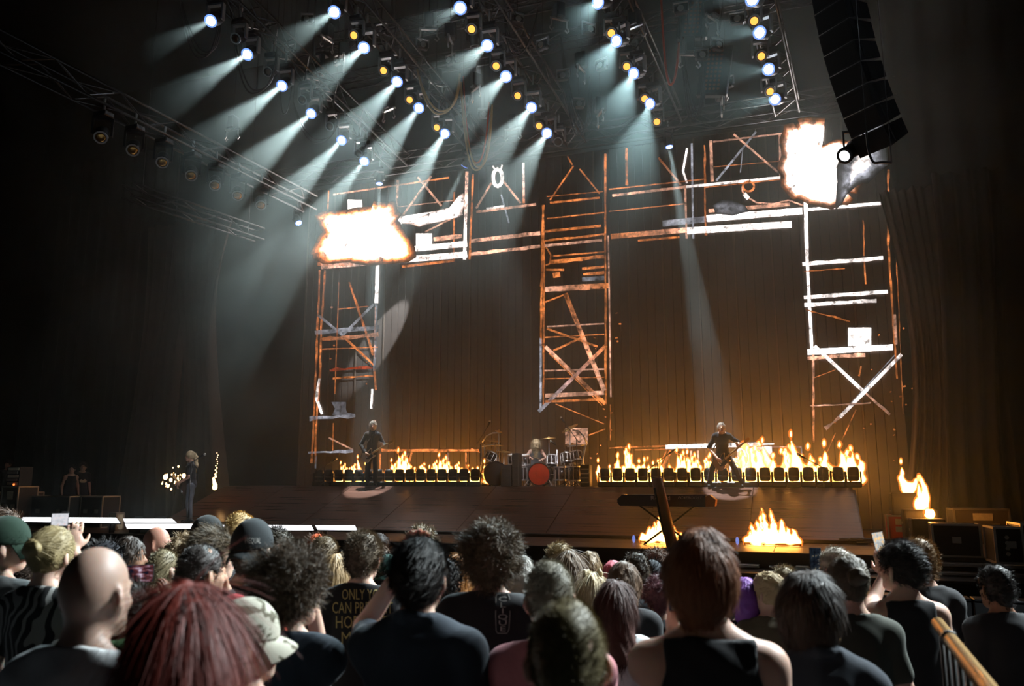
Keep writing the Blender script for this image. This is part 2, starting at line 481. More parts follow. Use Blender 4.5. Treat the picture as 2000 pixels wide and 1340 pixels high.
# ================================================================ LED SCREEN (video of a burning scaffold)
def vid_mat():
    m = bpy.data.materials.new('screen_video'); m.use_nodes = True; nt = m.node_tree
    nt.nodes.remove(nt.nodes['Principled BSDF']); out = nt.nodes['Material Output']
    at = nt.nodes.new('ShaderNodeAttribute'); at.attribute_name = 'Col'
    tc = nt.nodes.new('ShaderNodeTexCoord'); n = nt.nodes.new('ShaderNodeTexNoise'); n.inputs['Scale'].default_value = 5.0; n.inputs['Detail'].default_value = 6; n.inputs['Roughness'].default_value = .7
    nt.links.new(tc.outputs['Object'], n.inputs['Vector'])
    mr = nt.nodes.new('ShaderNodeMapRange'); mr.inputs[1].default_value = .36; mr.inputs[2].default_value = .62; mr.inputs[3].default_value = .12; mr.inputs[4].default_value = 1.35
    nt.links.new(n.outputs['Fac'], mr.inputs[0])
    vm = nt.nodes.new('ShaderNodeVectorMath'); vm.operation = 'SCALE'
    nt.links.new(at.outputs['Color'], vm.inputs[0]); nt.links.new(mr.outputs[0], vm.inputs['Scale'])
    n2 = nt.nodes.new('ShaderNodeTexNoise'); n2.inputs['Scale'].default_value = 1.1; n2.inputs['Detail'].default_value = 2; nt.links.new(tc.outputs['Object'], n2.inputs['Vector'])
    m2 = nt.nodes.new('ShaderNodeMapRange'); m2.inputs[1].default_value = .38; m2.inputs[2].default_value = .62; m2.inputs[3].default_value = .35; m2.inputs[4].default_value = 1.2; nt.links.new(n2.outputs['Fac'], m2.inputs[0])
    v2 = nt.nodes.new('ShaderNodeVectorMath'); v2.operation = 'SCALE'; nt.links.new(vm.outputs[0], v2.inputs[0]); nt.links.new(m2.outputs[0], v2.inputs['Scale']); vm = v2
    e = nt.nodes.new('ShaderNodeEmission'); nt.links.new(vm.outputs[0], e.inputs[0]); nt.links.new(e.outputs[0], out.inputs[0])
    try: m.cycles.emission_sampling = 'FRONT'
    except Exception: pass
    return m
M_vid = vid_mat()
M_led = mat('led_tile', (0.075, 0.062, 0.055), 0.5, noise=.25, nscale=9)
M_seam = mat('led_seam', (0.14, 0.11, 0.09), 0.45, 0.3)
ZT = 11.72
xa, xb = atY(596, 600, YS).x, atY(1752, 600, YS).x
screen = thing('led_screen', 'giant video screen behind the band showing a burning scaffold', 'screen', ((xa + xb) / 2, YS, 0))
sx0 = (xa + xb) / 2
ncol = 18; cw = (xb - xa) / ncol
zb = .0
pm = sm = fm = None
for i in range(ncol):
    if pm is None:
        o = MB().box((0, .06, (ZT + zb) / 2), (.05, .12, ZT - zb)).build('led_column', M_seam, screen); pm = o.data
    else: o = link('led_column', pm, screen)
    o.location.x = xa + cw * i - sx0
    for k in range(4):
        if sm is None:
            s = MB().box((0, .05, (ZT + zb) / 2), (cw / 4 - .03, .06, ZT - zb)).build('led_strip', M_led, o); sm = s.data
        else: s = link('led_strip', sm, o)
        s.location.x = .03 + (cw - .05) * (k + .5) / 4
MB().bbox((0, .08, ZT + .06), (xb - xa + .1, .2, .12), .01).build('top_rail', M_steel, screen)
# ---- the picture: painted light on the screen face
W = (1.9, 1.75, 1.65); O = (1.0, .30, .075); P = (1.0, .52, .34); G = (.55, .58, .66); Rr = (.9, .12, .03)
vid = MB(); vcol = []
def vpt(x, y, lift=.0):
    p = atY(x, y, YS - .012 - lift); return (p.x - sx0, p.y - YS, p.z)
def beam(x0, y0, x1, y1, wd, c0, s0, c1=None, s1=None, lift=0.0, rag=.0, seg=None):
    c1 = c1 or c0; s1 = s0 if s1 is None else s1
    dx, dy = x1 - x0, y1 - y0; Ln = math.hypot(dx, dy); nx_, ny_ = -dy / Ln, dx / Ln
    n = seg or max(2, int(Ln / 14)); base = len(vid.v); rnd = random.Random(int(x0 * 7 + y0 * 13 + x1))
    for i in range(n + 1):
        t = i / n; ww = wd / 2 * (1 + rag * rnd.uniform(-1, 1)); sft = rnd.uniform(-.5, .5) * rag * wd
        br = s0 + (s1 - s0) * t; br *= rnd.uniform(.65, 1.25)
        c = [c0[j] + (c1[j] - c0[j]) * t for j in range(3)]
        for sg in (-1, 1):
            vid.v.append(vpt(x0 + dx * t + nx_ * (ww * sg + sft), y0 + dy * t + ny_ * (ww * sg + sft), lift)); vcol.append([k * br for k in c])
    for i in range(n): vid.f.append((base + 2 * i, base + 2 * i + 1, base + 2 * i + 3, base + 2 * i + 2))
def pline(pts, wd, c, s, **k):
    for a, b in zip(pts[:-1], pts[1:]): beam(a[0], a[1], b[0], b[1], wd, c, s, **k)
def rect(x0, y0, x1, y1, c, s, **k): beam(x0, (y0 + y1) / 2, x1, (y0 + y1) / 2 - (x1 - x0) * .06, y1 - y0, c, s, **k)
def blaze(poly, cen, rings, lift=.012):
    # closed outline shrunk in rings; colours from edge to heart
    n = len(poly); base = len(vid.v)
    for f, c, s in rings:
        for k, (x, y) in enumerate(poly):
            vid.v.append(vpt(cen[0] + (x - cen[0]) * f, cen[1] + (y - cen[1]) * f, lift)); vcol.append([q * s for q in c])
    vid.v.append(vpt(cen[0], cen[1], lift)); vcol.append([q * rings[-1][2] for q in rings[-1][1]])
    for r in range(len(rings) - 1):
        for k in range(n):
            vid.f.append((base + r * n + k, base + r * n + (k + 1) % n, base + (r + 1) * n + (k + 1) % n, base + (r + 1) * n + k))
    c = base + len(rings) * n; r = len(rings) - 1
    for k in range(n): vid.f.append((base + r * n + k, base + r * n + (k + 1) % n, c))
B = beam
# left tower
B(625, 528, 609, 905, 4, O, .8, O, .5, rag=.3); pline([(635, 528), (627, 643), (625, 727), (618, 828), (615, 905)], 4, O, .9, rag=.3)
B(738, 500, 735, 592, 7, W, 3.0); B(735, 590, 731, 725, 5, G, .8); B(733, 600, 731, 700, 2, P, 1.2); B(727, 760, 725, 798, 4, W, 2)
B(731, 720, 734, 762, 4, O, .8)
B(621, 615, 669, 655, 5, G, .6); B(669, 655, 730, 713, 4, O, 1.2, rag=.3); B(730, 594, 669, 655, 5, G, .7)
B(615, 650, 741, 639, 8, G, .6, rag=.2); B(629, 663, 739, 654, 7, O, .9, P, 1.4, rag=.3); B(629, 682, 738, 678, 2, O, .9); B(659, 604, 721, 598, 2, O, .7)
B(644, 722, 728, 719, 5, Rr, .6, rag=.6); B(650, 739, 729, 734, 3, O, 1.0, rag=.5); B(682, 551, 729, 694, 5, O, .8, rag=.3); B(662, 551, 654, 769, 2, O, .6)
pline([(624, 739), (618, 778), (629, 809)], 5, W, 1.6, rag=.3); B(663, 785, 663, 811, 26, G, .35, rag=.2); B(604, 817, 694, 812, 8, G, .8, rag=.5)
B(642, 855, 690, 879, 3, P, .9); B(651, 826, 650, 880, 2, O, .8); B(602, 884, 690, 881, 5, G, .9, rag=.4); B(732, 820, 730, 845, 5, P, 1.2)
B(617, 890, 616, 915, 3, G, .8)
# header, left half
B(651, 380, 877, 347, 3.2, P, 1.5, O, 1.2); B(642, 372, 640, 417, 2.5, O, .8); B(693, 390, 693, 417, 28, W, 3)
B(777, 352, 774, 425, 5, P, 2.2); B(816, 346, 862, 402, 4, P, 1.2); B(842, 344, 782, 427, 4, P, 1.3); B(770, 405, 897, 390, 2, P, 1)
B(772, 432, 902, 412, 15, W, 3.2); B(882, 427, 830, 453, 3, P, 1.2); B(828, 456, 828, 482, 31, W, 3); B(847, 467, 902, 461, 8, P, 1.5, rag=.2); B(887, 375, 886, 510, 3, O, 1)
B(622, 505, 912, 476, 11, W, 3); B(627, 520, 912, 497, 12, P, 1.4, W, 3.2); B(785, 521, 887, 509, 5, O, 1.2); B(620, 515, 690, 515, 9, O, .9)
B(912, 335, 907, 507, 6, P, 1.6, W, 2.2); B(924, 340, 917, 507, 4, O, 1.0, rag=.2)
B(930, 414, 1047, 399, 5, P, 1.3); B(960, 357, 930, 407, 4, P, 1.1); B(982, 352, 1017, 397, 4, P, 1.0); B(1022, 318, 1023, 397, 4.5, W, 1.6, O, 1)
B(950, 408, 985, 403, 5, W, 1.4); B(979, 380, 994, 436, 3, G, .9); B(920, 471, 1055, 455, 7, P, 1.6, rag=.15); B(917, 497, 1055, 481, 6, P, 1.7, rag=.2)
for k in range(14):
    a0 = k / 14 * 6.283; a1 = (k + 1) / 14 * 6.283
    B(972 + 9 * math.cos(a0), 347 + 17 * math.sin(a0), 972 + 9 * math.cos(a1), 347 + 17 * math.sin(a1), 7, W, 1.9, seg=1, lift=.004)
B(967, 332, 962, 324, 3, W, 1.5); B(978, 332, 981, 322, 3, W, 1.5)
# centre tower
pline([(1061, 400), (1058, 560), (1057, 676)], 5, O, .85, rag=.3); B(1056, 660, 1056, 802, 4, G, 1.3); B(1063, 470, 1061, 790, 3, O, .9, rag=.3)
B(1182, 300, 1183, 790, 4, O, .8, rag=.25); B(1188, 460, 1193, 776, 3, P, 1.3); B(1192, 790, 1192, 860, 2, O, 1, rag=.4)
B(1120, 324, 1074, 391, 3, O, 1); B(1132, 330, 1171, 378, 3, O, .9); B(1118, 322, 1108, 305, 3, O, .7); B(1068, 384, 1178, 374, 2, O, .8); B(1074, 396, 1171, 386, 4, O, 1)
B(1068, 427, 1180, 415, 2.5, O, .9); B(1064, 452, 1174, 441, 5, O, 1.1); B(1065, 470, 1180, 458, 4, O, .9, rag=.3); B(1063, 480, 1176, 469, 5, P, 1.1)
B(1080, 500, 1180, 492, 3, O, 1); B(1076, 512, 1180, 501, 7, O, 1.1, rag=.2); pline([(1066, 482), (1076, 498), (1074, 515), (1066, 518)], 3, O, .9)
B(1066, 527, 1102, 527, 4, O, .8); B(1080, 538, 1094, 536, 10, O, .8); B(1137, 525, 1180, 521, 5, O, 1); B(1139, 536, 1180, 532, 5, O, .9, rag=.3); B(1137, 546, 1180, 543, 8, G, .35)
B(1065, 565, 1190, 558, 11, P, 1.1, O, 1.2, rag=.12); B(1065, 590, 1109, 573, 3, O, 1); B(1104, 573, 1180, 763, 9, O, 1.3, P, 1.2)
B(1068, 638, 1180, 632, 3, P, 1); B(1068, 642, 1167, 677, 4, O, 1.2); B(1065, 659, 1180, 653, 2.4, O, 1); B(1081, 685, 1141, 657, 4, O, 1.1)
B(1065, 677, 1182, 789, 7, P, 1.2, O, 1.3); B(1184, 674, 1052, 804, 7, O, 1.2, G, 1.3); B(1072, 690, 1176, 792, 2, O, 1.2); B(1063, 724, 1180, 721, 3, P, 1.1); B(1064, 740, 1180, 737, 2, O, .8)
B(1065, 773, 1180, 767, 8, P, 1.2); B(1065, 784, 1178, 780, 5, O, 1.2); B(1085, 789, 1180, 828, 2, O, 1); B(1126, 836, 1126, 868, 44, P, .9); B(1150, 850, 1182, 838, 2.5, O, 1)
# header, right half
B(1224, 289, 1224, 362, 5, O, 1, rag=.2); B(1286, 308, 1330, 361, 4, O, .8, P, 1.2); pline([(1342, 289), (1334, 334), (1342, 358)], 4, W, 1.6)
B(1351, 280, 1354, 466, 4, G, 1.1); B(1338, 361, 1341, 466, 4, P, 1); B(1376, 283, 1378, 460, 4, O, .8, rag=.4); B(1388, 274, 1391, 355, 6, P, 1.1)
B(1393, 277, 1540, 259, 3.5, P, 1.3, rag=.2); B(1433, 262, 1520, 337, 4, P, 1.2); B(1477, 257, 1399, 353, 4, G, .9, ); B(1451, 289, 1446, 337, 2, G, .8); B(1393, 326, 1543, 313, 1.6, O, .9)
B(1196, 382, 1340, 365, 5, P, 1.2); B(1340, 365, 1529, 346, 5, W, 1.5); B(1189, 370, 1375, 350, 2.5, O, 1); B(1378, 366, 1540, 349, 2, O, .9); B(1189, 413, 1337, 398, 2.2, O, 1)
B(1523, 262, 1525, 346, 5, P, 1.8); B(1294, 437, 1380, 428, 12, G, .8); B(1380, 427, 1567, 412, 13, W, 3); B(1193, 462, 1342, 449, 10, O, 1.2, P, 2); B(1342, 451, 1546, 438, 13, W, 2.6); B(1246, 470, 1327, 463, 4, O, 1.1)
B(1384, 412, 1543, 399, 7, P, 1.4); B(1570, 410, 1720, 397, 6, W, 3)
for k in range(12):
    a0 = k / 12 * 6.283; a1 = (k + 1) / 12 * 6.283
    B(1462 + 11 * math.cos(a0), 364 + 10 * math.sin(a0), 1462 + 11 * math.cos(a1), 364 + 10 * math.sin(a1), 4, O, 1.0, seg=1, lift=.004)
pline([(1450, 364), (1450, 374), (1458, 384), (1478, 396), (1512, 398), (1540, 391), (1568, 401)], 3, P, 1.3); B(1453, 378, 1462, 388, 8, W, 1.2)
blaze([(1395, 402), (1410, 392), (1430, 393), (1452, 401), (1460, 412), (1430, 420), (1400, 416)], (1428, 406), [(1.1, G, .0), (.7, G, .4), (.4, G, .6)], .004)
# right tower
B(1570, 244, 1576, 499, 7, W, 3.5); B(1576, 499, 1586, 690, 6, W, 2); B(1588, 686, 1589, 865, 4.5, P, 1.3, O, 1.0, rag=.25)
B(1567, 516, 1725, 504, 7, W, 1.7, rag=.2); B(1570, 530, 1650, 525, 2, O, .8, rag=.6); B(1688, 511, 1691, 555, 3, O, 1); B(1686, 430, 1688, 500, 3, O, .7, rag=.5)
B(1570, 581, 1734, 570, 7, W, 1.7, rag=.15); B(1571, 596, 1712, 587, 7, W, 1.5, rag=.2); B(1573, 604, 1660, 628, 2.5, O, .7, rag=.8)
B(1679, 640, 1679, 676, 45, W, 1.9); B(1577, 688, 1744, 678, 11, W, 2.2); B(1577, 700, 1690, 693, 7, P, 1.4, rag=.2)
B(1591, 676, 1686, 764, 6.5, W, 1.8); B(1686, 764, 1738, 810, 5, P, 1.2, rag=.3); B(1761, 692, 1640, 815, 7, W, 1.7); B(1640, 815, 1612, 838, 7, P, 1.0, rag=.6); B(1749, 692, 1660, 790, 2, G, .8)
B(1582, 793, 1701, 787, 3, P, 1.1, rag=.4); B(1735, 331, 1735, 480, 4, O, .9, rag=.4); B(1735, 480, 1752, 740, 4, O, .9, rag=.25); B(1750, 480, 1764, 808, 2, O, .7, rag=.6); B(1747, 614, 1750, 673, 6, P, 1.3)
B(1590, 738, 1632, 722, 1.5, O, .9); B(1632, 845, 1615, 885, 2, O, 1.0); B(1672, 800, 1640, 870, 2.5, O, 1.0); B(1682, 715, 1678, 735, 3, O, .8)
# low rail along the bottom of the picture
B(745, 880, 935, 880, 5, O, 1.4, rag=.3); B(796, 884, 781, 916, 6, P, 1.3); B(804, 884, 798, 908, 4, O, 1.2); B(743, 886, 742, 920, 3, O, 1.1); B(875, 884, 875, 914, 3, P, 1.0); B(910, 884, 910, 914, 3, O, 1.2); B(938, 884, 920, 876, 2, O, 1)
B(1190, 875, 1300, 871, 2.6, O, 1.1, rag=.4); B(1240, 879, 1305, 877, 1.6, O, 1.2); B(1300, 873, 1480, 868, 8, W, 2.4); B(1310, 880, 1286, 930, 6, O, 1.5); B(1302, 880, 1280, 926, 3, O, 1.3); B(1290, 912, 1318, 922, 3, O, 1.4)
B(1350, 880, 1350, 930, 4, P, 1.5); B(1363, 880, 1364, 930, 4.5, P, 1.7); B(1318, 884, 1346, 894, 2, O, 1); B(1480, 868, 1512, 867, 3, W, 2); B(1440, 886, 1508, 883, 22, W, 2.6); B(1425, 915, 1460, 913, 40, W, 2.6)
B(1508, 873, 1566, 873, 3, P, 1); B(1565, 873, 1567, 896, 2, G, .7); B(1530, 878, 1560, 888, 2, O, 1)
rn = random.Random(4)
for k in range(46):                                   # sparks
    x, y = rn.choice([(1193, 600), (1760, 760), (1660, 830), (700, 740), (1180, 820), (640, 600)]); x += rn.gauss(0, 16 if x < 1600 else 30); y += rn.gauss(0, 60)
    B(x, y, x + rn.uniform(2, 5), y + rn.uniform(-2, 2), rn.uniform(1.5, 3.5), O, rn.uniform(.5, 1.3), seg=1)
# two bursts of fire
rn = random.Random(9)
def rough(poly, n, amp):
    out = []
    for i, a in enumerate(poly):
        b = poly[(i + 1) % len(poly)]
        for k in range(n):
            t = k / n; out.append((a[0] + (b[0] - a[0]) * t + rn.uniform(-amp, amp), a[1] + (b[1] - a[1]) * t + rn.uniform(-amp, amp)))
    return out
blaze(rough([(624, 424), (640, 419), (735, 408), (728, 397), (742, 402), (768, 402), (775, 424), (772, 440), (782, 452), (800, 478), (802, 500), (760, 512), (640, 508), (620, 500), (617, 488), (636, 455)], 3, 3), (712, 462),
      [(1.12, O, .0), (1.03, O, .6), (.96, O, 3.0), (.88, P, 7.0), (.72, W, 9), (.3, W, 9)])
blaze(rough([(790, 436), (850, 412), (888, 404), (894, 384), (902, 380), (906, 398), (902, 418), (880, 430), (820, 440)], 2, 2), (868, 419), [(1.05, P, .7), (.7, W, 3), (.3, W, 4.5)], .014)
blaze(rough([(1530, 290), (1537, 250), (1556, 249), (1568, 241), (1614, 241), (1604, 264), (1600, 288), (1640, 276), (1672, 282), (1660, 312), (1698, 318), (1686, 346), (1668, 374), (1648, 366), (1662, 388), (1634, 400), (1590, 394), (1562, 385), (1536, 372), (1528, 330)], 3, 4), (1600, 325),
      [(1.10, O, .0), (1.02, O, .5), (.95, (1, .5, .3), 2.6), (.86, W, 6), (.6, W, 9), (.3, W, 9)])
blaze(rough([(1660, 290), (1690, 235), (1722, 232), (1726, 300), (1728, 322), (1700, 345), (1672, 360), (1640, 395), (1640, 330)], 3, 4), (1680, 322), [(1.18, G, .0), (.95, G, .15), (.75, G, .7), (.5, G, 1.7), (.25, W, 3)], .014)
me = bpy.data.meshes.new('video_picture'); me.from_pydata(vid.v, [], vid.f)
ca = me.color_attributes.new('Col', 'FLOAT_COLOR', 'POINT')
ca.data.foreach_set('color', np.array([[*c, 1.0] for c in vcol], np.float32).ravel())
me.materials.append(M_vid); me.update()
link('video_picture', me, screen)
# ================================================================ OVERHEAD RIG
M_fix = mat('fixture_black', (0.025, 0.026, 0.028), 0.4)
M_fixs = mat('fixture_silver', (0.40, 0.44, 0.46), 0.35, 0.5)
M_lensW = emat('lens_white', (0.86, 0.94, 1.0), 30.0, 'NONE')
M_lensB = emat('lens_blue', (0.16, 0.30, 1.0), 1.6, 'NONE')
M_lensA = emat('lens_amber', (1.0, 0.36, 0.06), 2.2, 'NONE')
M_lensD = mat('lens_dark', (0.06, 0.03, 0.015), 0.15, 0.0, coat=1)
TDIR = ray(1790, 1290).normalized()
def spot(loc, d, power, angle, blend=.25, size=.06, col=(.86, .97, 1.0), name='beam_lamp', parent=None):
    l = bpy.data.lights.new(name, 'SPOT'); l.energy = power; l.spot_size = angle; l.spot_blend = blend; l.shadow_soft_size = size; l.color = col
    o = bpy.data.objects.new(name, l); COL.objects.link(o)
    o.rotation_euler = Vector(d).to_track_quat('-Z', 'Y').to_euler(); o.location = loc
    if parent is not None: o.parent = parent
    return o
def truss(name, label, A, B, wd=.5, ht=.35, r=.03, step=.55, cat='truss', group=None, rungs=False):
    A = Vector(A); B = Vector(B); d = (B - A).normalized(); s = d.cross(Vector((0, 0, 1))).normalized(); u = s.cross(d)
    t = thing(name, label, cat, A, group=group); L_ = (B - A).length
    for a in (-1, 1):
        for b in (-1, 1):
            o = s * (a * wd / 2) + u * (b * ht / 2)
            MB().tube(o, o + d * L_, r, 8).build('chord', M_steel, t, True)
    m = MB(); n = int(L_ / step)
    for i in range(n):
        p = d * (L_ * i / n); q = d * (L_ * (i + 1) / n)
        for a in (-1, 1):
            m.tube(p + s * (a * wd / 2) - u * (ht / 2 * (1 if i % 2 else -1)), q + s * (a * wd / 2) + u * (ht / 2 * (1 if i % 2 else -1)), r * .55, 5)
        for b in (-1, 1):
            m.tube(p + s * (-wd / 2 * (1 if i % 2 else -1)) + u * (b * ht / 2), q + s * (wd / 2 * (1 if i % 2 else -1)) + u * (b * ht / 2), r * .55, 5)
        if rungs: m.tube(p - s * wd / 2 + u * ht / 2, p + s * wd / 2 + u * ht / 2, r * .55, 5)
    m.build('lacing', M_steel, t)
    return t
def mover(d, lens, scale=1.0, silver=False, lens_r=.112):
    """hanging moving head; origin = top of its base, head centre .52 below; aims along d"""
    d = Vector(d).normalized(); t = empty('moving_head_light')
    MB().bbox((0, 0, -.06), (.36, .28, .12), .02).build('base', M_fix, t)
    MB().tube((0, 0, -.02), (0, 0, .34), .03, 8).build('clamp', M_fixs, t)
    h = Vector((0, 0, -.52)); yo = MB()
    az = math.atan2(d.y, d.x); R = rotm(0, 0, az - math.pi / 2)
    for sx in (-1, 1):
        yo.box(R @ Vector((sx * .2, 0, -.36)), (.045, .12, .40), R)
    yo.box(R @ Vector((0, 0, -.165)), (.445, .12, .05), R)
    yo.build('yoke', M_fixs if silver else M_fix, t)
    q = d.to_track_quat('Z', 'Y').to_matrix()
    MB().lathe([(.07, -.23), (.13, -.20), (.155, -.10), (.16, .02), (.145, .12), (.15, .22), (.135, .225)], 16, h, q).build('head', M_fix, t, True)
    MB().lathe([(.118, .215), (.150, .215), (.150, .238), (.118, .238)], 16, h, q, True).build('lens_ring', M_lensB if lens is M_lensW else M_fixs, t)
    MB().lathe([(lens_r, .222), (lens_r * .9, .232), (lens_r * .5, .24), (.01, .243)], 16, h, q).build('lens', lens, t, True)
    t.scale = (scale,) * 3
    return t
BEAMDIR = -(ray(1270, -370).normalized())
BEAM2 = -(ray(1390, -230).normalized())
FACE = Vector((-.30, -.86, -.42)).normalized()
AMBDIR = Vector((.10, -.80, -.60)).normalized()
rowsW = {'A': [(420, 37), (490, 102), (557, 163), (613, 217), (672, 269), (716, 310)],
         'B': [(659, 20), (716, 89), (780, 155), (822, 206), (872, 256)],
         'C': [(904, 13), (956, 86), (992, 146), (1041, 206), (1071, 256)],
         'D': [(1178, 3), (1213, 78), (1246, 141), (1277, 200)],
         'E': [(1476, 0), (1490, 64), (1507, 135), (1519, 193)]}
rowsA = {'A': [(460, 75), (523, 140), (590, 195), (644, 247), (700, 300)],
         'B': [(691, 69), (749, 138), (800, 195), (853, 249)],
         'C': [(921, 57), (969, 129), (1011, 187), (1053, 246), (1090, 277)],
         'D': [(1194, 65), (1224, 130), (1259, 193), (1283, 238)],
         'E': [(1473, 41), (1487, 110), (1504, 179)]}
ends = {'A': (735, 322), 'B': (895, 286), 'C': (1095, 275), 'D': (1288, 232), 'E': (1527, 212)}
place = {'A': 'leftmost', 'B': 'second from left', 'C': 'middle', 'D': 'second from right', 'E': 'rightmost'}
protoW = {}; protoA = {}; todo = []
def place_fix(cache, key, make, head, label, group):
    """head = wanted position of the head centre"""
    if key not in cache: cache[key] = make(); o = cache[key]
    else: o = copy_tree(cache[key])
    sc = o.scale[0]
    o.location = Vector(head) + Vector((0, 0, .52 * sc))
    tag(o, label, 'stage light', group)
    return o
for k in 'ABCDE':
    E_ = atY(*ends[k], 20.4)
    # walk back along the truss until it leaves the frame at the top
    t = 0
    while proj(E_ - TDIR * t)[1] > -90 and t < 16: t += .1
    A_ = E_ - TDIR * t
    up = Vector((0, 0, .84))
    truss('lighting_truss', 'overhead ladder truss of stage lights, %s of the five sloping ones' % place[k], A_ + up, E_ + TDIR * 1.3 + up, .62, .42, .032, .6, group='sloping overhead trusses', rungs=True)
    def depthY(py):
        lo, hi = 0.0, t
        for _ in range(40):
            mid = (lo + hi) / 2
            if proj(E_ - TDIR * mid)[1] > py: lo = mid
            else: hi = mid
        return (E_ - TDIR * lo).y
    arms_ = []
    def arm(f, Y_, E_, up):
        T = E_ - TDIR * ((E_.y - Y_) / TDIR.y) + up; f_ = f.scale[0]
        MB().tube((0, 0, .32), (T - f.location) / f_, .018, 6).build('side_arm', M_steel, f)
    for i, (x, y) in enumerate(rowsW[k]):
        h = atY(x, y, depthY(y))
        if k in 'DE': d = FACE if k == 'E' else Vector((-.34, -.80, -.5)).normalized(); key = k; pw = None
        else: d = BEAMDIR if k in 'AB' else BEAM2; key = 'AB' if k in 'AB' else 'C'; pw = BEAM_W
        f = place_fix(protoW, key, lambda: mover(d, M_lensW, 1.0, True), h,
                      'blazing white moving head, %s from top, %s overhead truss' % (ORD[i], place[k].replace(' ','-')), 'white moving heads on the sloping trusses')
        arms_.append((f, depthY(y)))
        if pw: spot(Vector((0, 0, -.52)) + d * .27, d, BEAM_W * (1.0 if k != 'C' else .5), math.radians(12), .35, .05, parent=f)
        elif k == 'E':
            spot(Vector((0, 0, -.52)) + d * .27, d, BEAM_W * .06, math.radians(14), .5, .05, col=(.7, .93, 1.0), parent=f)
        else:
            spot(Vector((0, 0, -.52)) + d * .27, BEAM2, BEAM_W * .4, math.radians(13), .4, .05, col=(.7, .93, 1.0), parent=f)
    for i, (x, y) in enumerate(rowsA[k]):
        h = atY(x, y, depthY(y)) - AMBDIR * .2
        lit = k != 'A' and not (k == 'C' and i == 4)
        f = place_fix(protoA, lit, lambda: mover(AMBDIR, M_lensA if lit else M_lensD, .9, True, .10), h,
                  '%s yoke light, %s from top, %s overhead truss' % ('amber-lens' if lit else 'unlit', ORD[i], place[k].replace(' ','-')), 'yoke lights pointing down from the sloping trusses')
        arms_.append((f, depthY(y)))
    todo.append((arm, E_.copy(), up, arms_))
for arm, e_, u_, lst in todo:
    for f, y_ in lst: arm(f, y_, e_, u_)
# lone lamps low in front of the screen
for (x, y, Y, dd, pw, an, lab) in [(908, 324, 21.9, (-.58, .28, -.76), 14000, 10, 'single white spotlight below the cable loop, beaming down-left'),
                               (583, 435, 20.6, (.55, -.2, -.80), 900, 14, 'single white spotlight hung at the far end of the long left truss'),
                               (741, 358, 21.9, tuple(Vector((atY(725, 900, 21.0).x, 20.95, 2.3)) - atY(741, 358, 21.9)), 15000, 9, 'single white downlight over the left burst of fire on the screen'),
                               (1307, 286, 21.9, tuple(Vector((atY(1412, 900, 21.0).x, 20.95, 2.2)) - atY(1307, 286, 21.9)), 15000, 8, 'single white downlight hung between the two right overhead trusses')]:
    d = Vector(dd).normalized(); h = atY(x, y, Y)
    f = mover(d, M_lensW, .75); f.location = h + Vector((0, 0, .39)) - d * .15; tag(f, lab, 'stage light')
    spot(Vector((0, 0, -.52)) + d * .27, d, pw, math.radians(an), .3, .05, parent=f)
    if Y < 21: zz_ = (atY(606, 398, 20.6).z + .225 - f.location.z) / .75; MB().tube((0, 0, zz_), ((atY(606, 398, 20.6).x + .35 - f.location.x) / .75, 0, zz_), .02, 6).build('side_arm', M_steel, f)
    MB().tube((0, 0, 0), (0, 0, max(.3, ((atY(1010, 284, 21.9).z if Y > 21 else atY(606, 398, 20.6).z) - f.location.z) / .75)), .02, 6).build('drop_pipe', M_steel, f)
# straight trusses across the stage
def xtruss(px, py, Y, x0, x1, label, **k):
    z = atY(px, py, Y).z
    return truss('cross_truss', label, (x0, Y, z), (x1, Y, z), group='straight cross trusses', **k)
xtruss(1010, 284, 21.9, -16.5, 3.2, 'straight truss spanning just above the top of the screen', wd=.5, ht=.5, r=.03, step=.7)
xtruss(1010, 95, 20.4, -14.0, 6.5, 'high dark cross truss behind the middle of the rig', wd=.4, ht=.4, r=.026, step=.7)
xtruss(1010, 10, 18.4, -12.5, 5.0, 'highest cross truss near the top edge of the view', wd=.4, ht=.4, r=.026, step=.7)
# long truss down the left side and the shorter one below it
zE = atY(606, 398, 20.6).z; E_ = atY(606, 398, 20.6); A_ = atZ(-60, 62, zE)
truss('side_truss', 'long dark truss running back along the left wall with lamps under it', A_, E_, .5, .45, .035, .8)
E2 = atY(507, 459, 19.6); A2 = atZ(247, 371, E2.z)
st = truss('side_truss', 'short brown-lit truss at left holding the torn curtain', A2, E2, .4, .35, .03, .7)
for f_ in (.1, .9): MB().tube((E2 - A2) * f_, (E2 - A2) * f_ + Vector((0, 0, 19.38 - A2.z)), .012, 6).build('chain', M_steel, st)
M_gold = mat('lens_gold_glint', (.75, .45, .15), .18, .9)  # amber glint on the unlit lens is put into its gold colour
cache = {}
for i, (x, y) in enumerate([(199, 262), (261, 287), (318, 311), (374, 337), (420, 356), (464, 376), (509, 395)]):
    # hang under the long truss
    best = min(((abs(proj(A_ + (E_ - A_) * (s / 200))[0] - x), s / 200) for s in range(201)))[1]
    Y = (A_ + (E_ - A_) * best).y
    h = atY(x, y, Y); tz = (A_ + (E_ - A_) * best).z - .25
    o = place_fix(cache, 0, lambda: mover((.45, -.5, -.6), M_gold, 1.0, False, .11), h, 'unlit lamp with gold-coloured lens glint, %s from the left under the long side truss' % ORD[i], 'lamps under the long side truss')
    MB().tube((0, 0, 0), (0, 0, max(.1, tz - o.location.z)), .018, 6).build('drop_pipe', M_steel, o)
